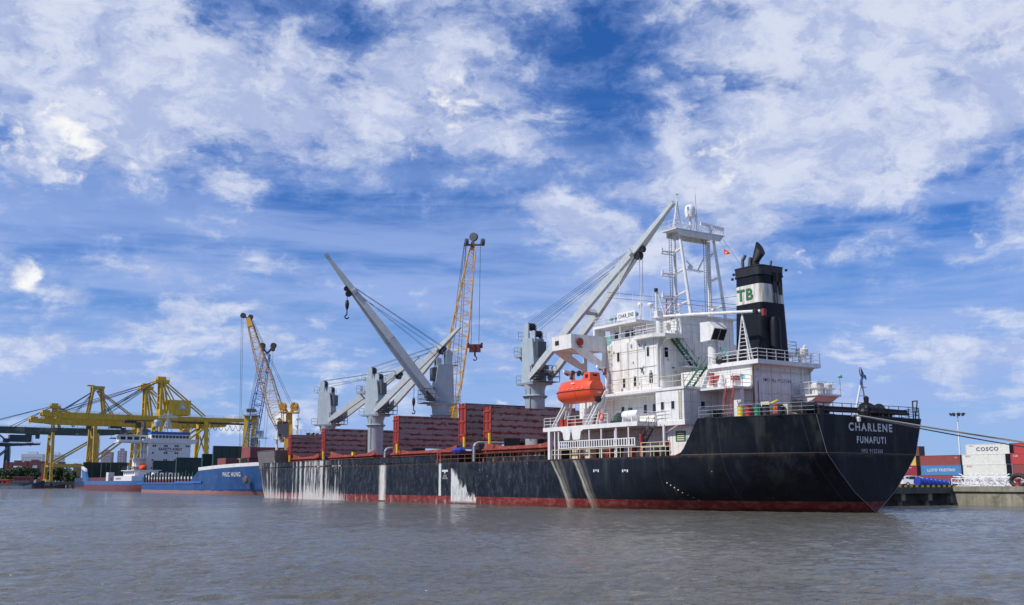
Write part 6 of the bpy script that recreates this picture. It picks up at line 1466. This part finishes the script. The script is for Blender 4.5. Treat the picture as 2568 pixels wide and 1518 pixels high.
def hull_mat(name, top_, red_, zr, scrape, ramt=.3):
    m = bpy.data.materials.new(name); m.use_nodes = True; t = m.node_tree; N = Nodes(t); b = t.nodes['Principled BSDF']
    co = t.nodes.new('ShaderNodeTexCoord').outputs['Object']; x, y, z = N.xyz(co)
    c = N.mix(N.step(N.noise(co, .25, 5, .6), .3, .7), top_, tuple(q * 1.5 for q in top_))
    n = N.noise(N.vec(N.m('MULTIPLY', x, .35), y, N.m('MULTIPLY', z, .9)), 1, 7, .65)
    c = N.mix(N.m('MULTIPLY', N.step(n, .52, .64), .6), c, scrape)
    zz = N.m('ADD', z, N.m('MULTIPLY', N.m('SUBTRACT', n, .5), .9)); c = N.mix(N.m('LESS_THAN', zz, zr), c, red_)
    r = N.noise(co, .8, 7, .7); c = N.mix(N.m('MULTIPLY', N.step(r, .6, .72), ramt), c, (.10, .05, .02))
    N.put(b.inputs['Base Color'], c); b.inputs['Roughness'].default_value = .5; M[name] = m
hull_mat('hull_blue', (.010, .048, .155), (.30, .15, .13), .75, (.05, .10, .16)); hull_mat('hull_coaster', (.025, .09, .23), (.13, .035, .035), 2.0, (.09, .15, .22)); hull_mat('hull_navy', (.015, .03, .07), (.2, .04, .03), .8, (.06, .07, .09))
# PHUC HUNG
ph = heading('cargo_vessel', 'low blue cargo vessel lettered PHUC HUNG moored ahead of the black ship', 'cargo ship', 83, 311)
LP = 97
hl_, half, top = ship_hull(ph, LP, 14, 2.6, 5.4, 52, 'hull_blue', rise=7, stern=4.1, xs_=3)
w = MB()
for a, b in zip([59 + i * 3.4 for i in range(11)], [59 + (i + 1) * 3.4 for i in range(11)]):
    for s_ in (1, -1): w.loft([[(a, s_ * half(a), top(a)), (a, s_ * (half(a) - .1), top(a)), (a, s_ * (half(a) - .1), top(a) + .75), (a, s_ * (half(a) + .05), top(a) + .75)], [(b, s_ * half(b), top(b)), (b, s_ * (half(b) - .1), top(b)), (b, s_ * (half(b) - .1), top(b) + .75), (b, s_ * (half(b) + .05), top(b) + .75)]])
w.build('bow_bulwark', 'white_plain', hl_)
w = MB(); w.box(3, 56, -7.15, -7.0, 2.35, 2.65); w.box(40, 62, -7.2, -7.0, 2.5, 2.95); w.build('rubbing_band', 'blue_crane', hl_)
nm = text('ship_name', 'PHUC HUNG', 1.0, (80.0, -6.22, 4.4), (1, 0, 0), (0, 0, 1), 'letters_white', hl_, width=7.6, bold=.02)
for v_ in nm.data.vertices:      # the letters follow the curve of the bow plating
    x_, z_ = v_.co.x, v_.co.z; h1 = half(x_); h2 = half(min(LP, x_ + LP * .035)) * .97; f_ = (z_ - 1.2) / (top(x_) - 1.2); v_.co.y = -((h1 + h2) / 2 * (1 - f_) + h1 * f_) - .10
w = MB(); w.lathe((87, -5.15, 3.2), [(0, 0), (.9, 0), (.7, .3), (0, .4)], 6, (0.35, -1, 0)); w.build('anchor', 'brown_steel', hl_)
w = MB(); w.box(8, 54, -5.5, 5.5, 2.61, 3.5); w.build('hatch_coaming', 'red_deck', ph)
w = MB()
for i in range(17): w.box(8 + i * 2.8, 8.5 + i * 2.8, -6.6, -6.2, 2.6, 4.9 + .3 * (i % 3))
each(w, 'stanchion', 'dark_green', ph)
w = MB(); w.box(10, 52, -5.6, -5.5, 3.5, 4.1); w.build('stack_of_pipes', 'white_plain', ph)
w = MB(); w.box(1.5, 7, -4.5, 4.5, 2.6, 4.6); w.box(2.5, 6, -3.5, 3.5, 4.6, 5.4); w.build('deckhouse', 'white_plain', ph)
# containers on its fore deck
for i, (mt, lab, px0, py_, L_) in enumerate((('box_maroon', 'maroon container on the fore deck of the blue vessel, leftmost of three', 563, 1150, 6), ('box_olive', 'olive container in the middle of three on the blue vessel\'s fore deck', 600, 1150, 4), ('box_maroon', 'maroon container rightmost of three on the blue vessel\'s fore deck', 621, 1150, 4), ('box_maroon', 'upper maroon container stacked above the blue vessel\'s bow', 624, 1130, 7))):
    u_ = 250 - i * 1.0
    o = land('shipping_container', lab, 'shipping container', V(px0, u_), u_, 5.9 + (2.6 if i == 3 else 0), "containers on the blue vessel's fore deck")
    w = MB(); Lc = (3.4, 1.9, 2.4, 6)[i] if False else 6.06
    w.box(0, 2.9 if i != 3 else 8.5, 0, 6.06, 0, 2.5); bdy = w.build('body', mt, o); w = MB()
    for x in (.5, 1.0, 1.6, 2.2): w.tube((x, -.05, .15), (x, -.05, 2.4), .04, n=5)
    w.build('door_bar', 'dark_grey', bdy)
# container feeder with the SAFETY FIRST house
fe = heading('container_feeder', 'container ship behind the blue vessel, white house lettered SAFETY-FIRST, dark green hatch covers', 'cargo ship', 114, 452)
ship_hull(fe, 150, 18, 4.5, 7.5, 128, 'hull_navy', rise=4)
hx = 452 - 416
w = MB(); w.box(hx - 11, hx, -8.2, 8.0, 4.5, 17.6); w.prism([(0, -9.4, 17.6), (0, 9.6, 17.6), (0, 10.4, 18.6), (0, 10.4, 19.2), (0, -10.2, 19.2), (0, -10.2, 18.6)], (hx - 4, 0, 0), (hx + .4, 0, 0)); w.box(hx - 7, hx, -7.2, 7.4, 19.2, 21.0)
fh = w.build('accommodation_house', 'white_plain', fe)
w = MB(); w.box(hx - 7.2, hx + .12, -7.4, 7.6, 21.0, 22.0); w.build('blue_parapet', 'blue_crane', fh)
for i in range(11):
    w = MB(); w.box(hx, hx + .06, -6.9 + i * 1.3, -5.9 + i * 1.3, 19.6, 20.6); w.build('window', 'glass', fh)
for z, ys_ in ((16.6, (-6.3, -5.5, -1.9, -1.1, 2.2, 3.0, 6.4, 7.2)), (13.9, (-6.3, -1.9, -1.1, 2.2, 3.0)), (11.2, (-6.3, -1.9, -1.1, 2.2, 3.0)), (8.2, (-6.3, -5.4)), (5.7, (-6.3, -5.4))):
    for y in ys_: w = MB(); w.box(hx, hx + .06, y - .3, y + .3, z - .35, z + .35); w.build('window', 'glass', fh)
text('notice_letters', 'SAFETY-FIRST', 1.1, (hx + .02, .3, 15.4), (0, 1, 0), (0, 0, 1), 'letters_black', fh, width=9.0, bold=.04)
text('registry_number', 'IMO 9109146', .36, (hx + .02, .3, 14.55), (0, 1, 0), (0, 0, 1), 'letters_black', fh, width=4.0)
w = MB(); w.box(hx - 8, hx - 1, -11.6, -8.2, 17.6, 17.9); w.box(hx - 8, hx - 1, -19.0, -11.6, 17.7, 18.1); w.box(hx - 6, hx - 2, -18.6, -8.2, 18.1, 20.3); w.box(hx - 6.4, hx - 1.6, -19.2, -8.0, 20.3, 20.6)
for y in (-12, -9.6): w.box(hx - 5, hx - 4, y, y + .7, 5, 17.6)
for z in (8.5, 11.5, 14.5): w.box(hx - 8, hx - 2, -12.6, -8.2, z, z + .25)
w.box(hx - 9, hx - 3, -11.6, -8.2, 5, 12); wg2 = w.build('bridge_wing', 'white_plain', fh)
w = MB()
for i in range(4): w.box(hx - 2.0, hx - 1.94, -18.0 + i * 2.5, -16.2 + i * 2.5, 18.8, 19.9); w.box(hx - 5.0 + i, hx - 4.3 + i, -18.66, -18.6, 18.8, 19.9)
w.build('window', 'glass', wg2)
w = MB(); w.tube((hx - 5, 0, 22), (hx - 5, 0, 30.5), .25, .12, 8)
for q in ((-1.6, -1.6), (1.6, -1.6), (0, 2)): w.tube((hx - 5 + q[0], q[1], 22), (hx - 5, 0, 28), .13)
for z, r in ((24, 1.4), (25.6, 1.2), (27.6, 3.4)): w.box(hx - 5.6, hx - 4.4, -r, r, z, z + .12); w.rail([(hx - 4.4, -r, z), (hx - 4.4, r, z)], .8, 2, 1.2, .05)
w.box(hx - 5.2, hx - 4.8, -1.6, 1.6, 28.9, 29.2); w.build('radar_mast', 'white_clean', fe)
w = MB(); w.box(hx - 9, hx - 5, -9.4, -7.0, 20.6, 23.0); w.tube((hx - 7, -8.3, 23), (hx - 7, -8.3, 26.0), .7, .6, 10); w.build('funnel', 'dark_grey', fe)
w = MB(); w.lathe((hx - 4, -4.2, 22.5), [(.4, 0), (.4, 1.6), (1.3, 1.8), (1.4, 3.4), (1.1, 4.2), (0, 4.3)], 12); w.build('satellite_dome', 'grey_paint', fe)
fb = heading('lifeboat', 'small red lifeboat on the port side of the white SAFETY-FIRST house', 'lifeboat', 104.2, 416); w = MB(); w.lathe((-2.6, 0, 8.2), [(0, 0), (.9, .6), (1.2, 2), (1.2, 3.6), (.8, 4.8), (0, 5.2)], 12, (1, 0, 0)); w.box(-1.2, .6, -.7, .7, 9.2, 9.9); w.build('boat_hull', 'orange', fb, smooth=True)
for lab, pa, pb, py, v0 in (('leftmost', 381, 439, 1156, 105.5), ('second from left', 440, 504, 1148, 105.5), ('narrow third', 505, 531, 1139, 105.5), ('tallest', 532, 634, 1119, 105.5)):
    u0 = U(pa, v0); v1 = V(pb, u0); zt_ = Zh(py, v0, u0); x0 = 452 - u0
    w = MB(); w.box(x0 - 1.2, x0, v0 - 114, v1 - 114, 4.5, zt_)
    hc = w.build('hatch_cover', 'dark_green', fe); w = MB()
    for k in range(int((v1 - v0) / 2.4)): w.box(x0, x0 + .12, v0 - 114 + .3 + k * 2.4, v0 - 114 + .45 + k * 2.4, 4.6, zt_ - .1)
    for z in (4.6, zt_ - .4): w.box(x0, x0 + .15, v0 - 114 + .02, v1 - 114 - .02, z, z + .3)
    w.build('stiffener', 'dark_green', hc)
# green hatch covers of another ship, left of the house
sg_ = heading('bulk_carrier', 'mostly hidden ship with dark green hatch covers standing open, left of the white house', 'cargo ship', 116, 560)
ship_hull(sg_, 70, 18, 5, 5.5, 60, 'hull_navy')
for pa, pb, py, u0 in ((206, 250, 1160, 540), (252, 274, 1161, 535), (275, 316, 1160, 525)):
    w = MB(); w.box(560 - u0 - 1.2, 560 - u0, V(pa, u0) - 116, V(pb, u0) - 116, 5, Zh(py, 110, u0)); hc = w.build('hatch_cover', 'dark_green', sg_)
    w = MB(); w.box(560 - u0, 560 - u0 + .2, V((pa + pb) / 2, u0) - 116 - .3, V((pa + pb) / 2, u0) - 116 + .3, 5, Zh(py, 110, u0) - .3); w.build('stiffener', 'green_crane', hc)
# blue coaster
co_ = heading('coaster', 'blue coaster with a dark red bottom and a small white wheelhouse, far left', 'cargo ship', 87, 408)
h_, half, top = ship_hull(co_, 92, 13, 3.2, 4.0, 80, 'hull_coaster', rise=3)
w = MB(); w.prism([(.2, 0, 3.0), (-3.0, 0, 7.6), (3.5, 0, 6.6), (7.5, 0, 3.2)], (0, -5.6, 0), (0, -4.9, 0)); w.build('stern_plate', 'hull_coaster', h_); w = MB(); w.prism([(-3.0, 0, 7.6), (-3.5, 0, 8.5), (3.0, 0, 7.5), (3.5, 0, 6.6)], (0, -5.65, 0), (0, -4.9, 0)); w.build('stern_bulwark', 'white_plain', h_)
w = MB(); w.box(8, 46, -5, 5, 3.2, 4.4); w.build('hatch_coaming', 'maroon_steel', co_)
w = MB(); w.box(49, 72, -5.9, 3.9, 3.2, 4.7); w.box(56, 70, -4.6, 2.6, 4.7, 6.3); w.box(55, 71, -5.2, 3.2, 6.3, 6.5); w.box(38, 41, -5.9, -4, 3.2, 6.0); wh_ = w.build('wheelhouse', 'white_plain', co_)
w = MB()
for i in range(5): w.box(57 + i * 2.6, 58.6 + i * 2.6, -4.66, -4.6, 5.2, 6.0)
w.build('window', 'glass', wh_)
w = MB()
for i in range(5): w.box(52 + i * 1.4, 52.6 + i * 1.4, -5.96, -5.9, 3.6, 4.2)
w.rail([(56, -5.2, 6.5), (70, -5.2, 6.5)], 1, 2, 3, .07)
w.build('side_port', 'black', wh_)
# mast of a ship lying behind the bow
bs = heading('moored_ship', 'ship hidden behind the black bow, only its white mast and upper works showing', 'cargo ship', 104, 330)
ship_hull(bs, 60, 14, 5, 6, 54, 'hull_navy')
Yb = W(104, 300).y; q0 = 330 - 300
w = MB(); z0 = Zh(1105, 104, 300); z1 = Zh(1027, 104, 300); vv = V(741, 300) - 104
w.tube((q0, vv, 8), (q0, vv, z0 + 2), .8, .5, 10); w.tube((q0, vv, z0 + 2), (q0, vv, z1), .35, .2, 8); w.box(q0 - .4, q0 + .4, vv - 3.4, vv + 4.2, z0 - .3, z0); w.beam((q0, vv + 4, z0), (q0, vv + 7, z0 + 4), .12, .12); w.rail([(q0, vv - 3.4, z0), (q0, vv + 4.2, z0)], 3.4, 2, 1.6, .06)
w.box(q0 - .3, q0 + .3, vv - .6, vv + .9, z1 - 2.5, z1 - 2.2); w.box(q0 - .3, q0 + .3, vv - .9, vv + .3, z1 - 4.5, z1 - 4.2); w.build('mast', 'white_clean', bs)
w = MB(); va, vb = V(676, 300) - 104, V(712, 300) - 104; w.box(q0 - 6, q0, va, vb, 5, 10.0); w.box(q0 - 5, q0 - 1, va + 1, vb - .6, 10.0, 11.6); w.box(q0 - 4, q0, va + 2.5, va + 5, 11.6, 12.4); w.lathe((q0, va + 1.6, 10), [(.7, 0), (.8, .6), (.4, 1.1), (0, 1.2)], 10); w.build('upper_works', 'white_plain', bs)

# ================================================================== far left: quay, trees, towers, yard cranes, small boats
pq = land('pier', 'low concrete pier on stubby supports at the far left waterline', 'pier', 88, 560, 0)
for nm_ in (0,):
    w = MB(); a = V(106, 560) - 88; b = V(196, 560) - 88; w.box(a, b + 6, -1, 8, 1.6, 3.2)
    w.build('deck_slab', 'concrete', pq); w = MB(); n = 7
    for i in range(n): x = a + (b - a) * i / (n - 1); w.box(x, x + 1.4, -1, 0, -1, 1.6)
    w.build('support', 'concrete', pq)
for nm, px, py0, wpx, hpx, Y, mt, lab in (('tower_block', 78, 1140, 50, 72, 1400, 'apt', 'white high-rise apartment block at the far left, behind the yellow legs'), ('tower_block', 137, 1141, 34, 60, 1450, 'apt', 'white high-rise apartment block between the two yellow leg pairs'), ('tower_block', 265, 1135, 25, 60, 1300, 'apt2', 'grey-brown high-rise block left of the ship\'s white house'), ('tower_block', 302, 1132, 18, 60, 1300, 'apt2', 'slim reddish high-rise block beside the ship\'s white bridge wing')):
    if mt not in M: mat('apt', (.55, .57, .62), .7, var=.05); mat('apt2', (.30, .24, .28), .7, var=.1)
    x, y = along(px, Y); wd = wpx / 2689 * Y; zt_ = CAM_H + (1212 - py0) / 2689 * Y
    o = thing(nm, lab, 'apartment block', (x, y, 0), radians(12), 'distant high-rise apartment blocks')
    w = MB(); w.box(-wd / 2, wd / 2, -8, 8, 0, zt_); w.box(-wd / 4, wd / 5, -4, 4, zt_, zt_ + 3); w.build('wall', mt, o)
    w = MB(); z = 4
    while z < zt_ - 2:
        xx = -wd / 2 + 1.4
        while xx < wd / 2 - 1.4: w.box(xx, xx + 2.0, -8.1, -8, z, z + 1.8); xx += 3.4
        z += 3.4
    bw = w.build('windows', 'grey_paint', o); bw['kind'] = 'stuff'
def rtg(label, px0, px1, pyt, Y, mt):
    x, y = along((px0 + px1) / 2, Y); o = thing('yard_crane', label, 'yard crane', (x, y, 2), radians(5), 'rail yard cranes at the left'); hw = (px1 - px0) / 2 / 2689 * Y; zt_ = (1212 - pyt) / 2689 * Y
    w = MB()
    for s_ in (-1, 1): w.beam((hw, s_ * 4, zt_), (-hw, s_ * 4, zt_), 1.6, 2.2)
    w.build('bridge_girder', mt, o)
    for s_ in (-1, 1):
        for q in (-4, 4): w = MB(); w.box(s_ * hw - 1, s_ * hw + 1, q - 1, q + 1, 0, zt_ + 1.4); w.build('leg', mt, o)
    w = MB(); w.box(-1.5, 1.5, -3, 3, zt_ + 1.2, zt_ + 2.4); w.build('trolley', 'dark_grey', o)
rtg('dark red yard crane left of the yellow legs', 20, 62, 1163, 700, 'maroon_steel'); rtg('brown-red yard crane seen between the yellow legs', 68, 100, 1161, 690, 'maroon_steel'); rtg('long brown yard crane right of the yellow legs', 112, 190, 1167, 680, 'brown_steel')
# yard containers behind the trees
for lab, mt, px, py, wp in (('small blue container between the trees at the far left', 'box_blue', 95, 1190, 12), ('small red container beside the blue one at the far left', 'box_red', 107, 1192, 12), ('maroon container behind the bow, upper right of the green covers', 'box_maroon', 668, 1135, 26)):
    Y = 640 if px < 200 else 420; x, y = along(px, Y); o = thing('shipping_container', lab, 'shipping container', (x, y, CAM_H + (1212 - py) / 2689 * Y - 2.6), radians(4), 'single containers in the distance')
    h = wp / 2689 * Y; w = MB(); w.box(-h / 2, h / 2, -1.2, 1.2, 0, 2.6); w.build('body', mt, o); w = MB(); w.box(-h / 2 - .05, -h / 2 + .1, -1.25, 1.25, 0, 2.65); w.box(h / 2 - .1, h / 2 + .05, -1.25, 1.25, 0, 2.65); w.build('frame', mt, o)
mat('leaf', (.035, .065, .02), .7, var=.45, vscale=.5); mat('bark', (.06, .045, .03), .9)
def tree(label, x, y, h, r, seed):
    rnd = random.Random(seed); o = thing('tree', label, 'tree', (x, y, 2), 0, 'trees behind the far left quay')
    w = MB(); w.tube((0, 0, 0), (0, 0, h * .55), .5, .3, 7)
    for k in range(4): a = rnd.uniform(0, 6.3); w.tube((0, 0, h * .35), (r * .5 * cos(a), r * .5 * sin(a), h * .7), .25, .1, 5)
    w.build('trunk', 'bark', o)
    bm = bmesh.new(); cl = [(rnd.gauss(0, r * .38), rnd.gauss(0, r * .3), h * rnd.uniform(.35, .92), r * rnd.uniform(.25, .48)) for _ in range(16)]
    for _ in range(2600):
        cx, cy, cz, cr = rnd.choice(cl); d = Vector((rnd.gauss(0, 1), rnd.gauss(0, 1), rnd.gauss(0, .8))).normalized() * cr * rnd.uniform(.6, 1.1)
        p = Vector((cx, cy, cz)) + d; a = Vector((rnd.uniform(-1, 1), rnd.uniform(-1, 1), rnd.uniform(-1, 1))).normalized(); b = a.cross(d).normalized() if a.cross(d).length > .01 else Vector((1, 0, 0)); s_ = rnd.uniform(.35, .7)
        bm.faces.new([bm.verts.new(p + a * s_), bm.verts.new(p + b * s_ * .7), bm.verts.new(p - a * s_), bm.verts.new(p - b * s_ * .7)])
    me = bpy.data.meshes.new('crown'); bm.to_mesh(me); bm.free(); me.materials.append(M['leaf']); c = bpy.data.objects.new('crown', me); S.collection.objects.link(c); c.parent = o
for i, (px, py, Y, lab) in enumerate(((4, 1188, 600, 'tree cut by the left edge, behind the moored boats'), (22, 1184, 610, 'broad tree just right of the left edge'), (42, 1180, 605, 'rounded tree in the middle of the left-hand clump'), (60, 1183, 600, 'tree between the left clump and the first yellow leg'), (78, 1186, 600, 'tree partly behind the first yellow leg'), (128, 1186, 640, 'low tree right of the yellow leg pair'), (142, 1178, 640, 'taller tree in the clump right of the yellow leg pair'), (160, 1180, 640, 'bushy tree above the concrete pier'), (178, 1188, 630, 'tree touching the blue coaster\'s stern'))):
    x, y = along(px, Y); h = (1212 - py) / 2689 * Y + 2; tree(lab, x, y, h, h * .62, 40 + i)
def barge(label, px, Y, L, mt, cab, z=1.6):
    x, y = along(px, Y); o = thing('moored_boat', label, 'boat', (x, y, 0), radians(4), 'small boats moored at the far left')
    w = MB(); w.loft([[(t * L / 2, -b_, z_) for b_, z_ in ((hw_, zz_), (hw_ * .8, -.8), (-hw_ * .8, -.8), (-hw_, zz_))] for t, hw_, zz_ in ((-1, 1.6, z * 1.3), (-.7, 3, z), (.7, 3, z), (.93, 1.8, z * 1.3), (1, .3, z * 1.5))]); w.build('boat_hull', mt, o)
    w = MB(); w.box(cab * L - 4, cab * L + 4, -2, 2, z, z + 2.6); w.box(cab * L - 4.6, cab * L + 4.6, -2.4, 2.4, z + 2.6, z + 2.9); c_ = w.build('cabin', 'box_maroon' if mt != 'boat_white' else 'orange', o); w = MB()
    for k in range(4): w.box(cab * L - 3.4 + k * 1.9, cab * L - 2.2 + k * 1.9, -2.08, -2, z + 1.2, z + 2.2)
    w.build('window', 'glass', c_); w = MB(); w.box(-L * .3, L * .25, -2.2, 2.2, z, z + 1.0); w.build('cargo_hatch', 'dark_grey', o)
mat('boat_white', (.42, .46, .5), .5, rust=.3, wcol=(.1, .1, .1), wamt=.4)
barge('dark barge with a reddish cabin behind the pale boat at the far left', 45, 500, 24, 'hull_navy', .1, 2.6); barge('pale blue-white boat with an orange cabin at the left edge', 26, 470, 18, 'boat_white', -.26, 1.3); barge('low black barge moored beside the concrete pier', 95, 520, 26, 'hull_navy', -.3, 1.4)
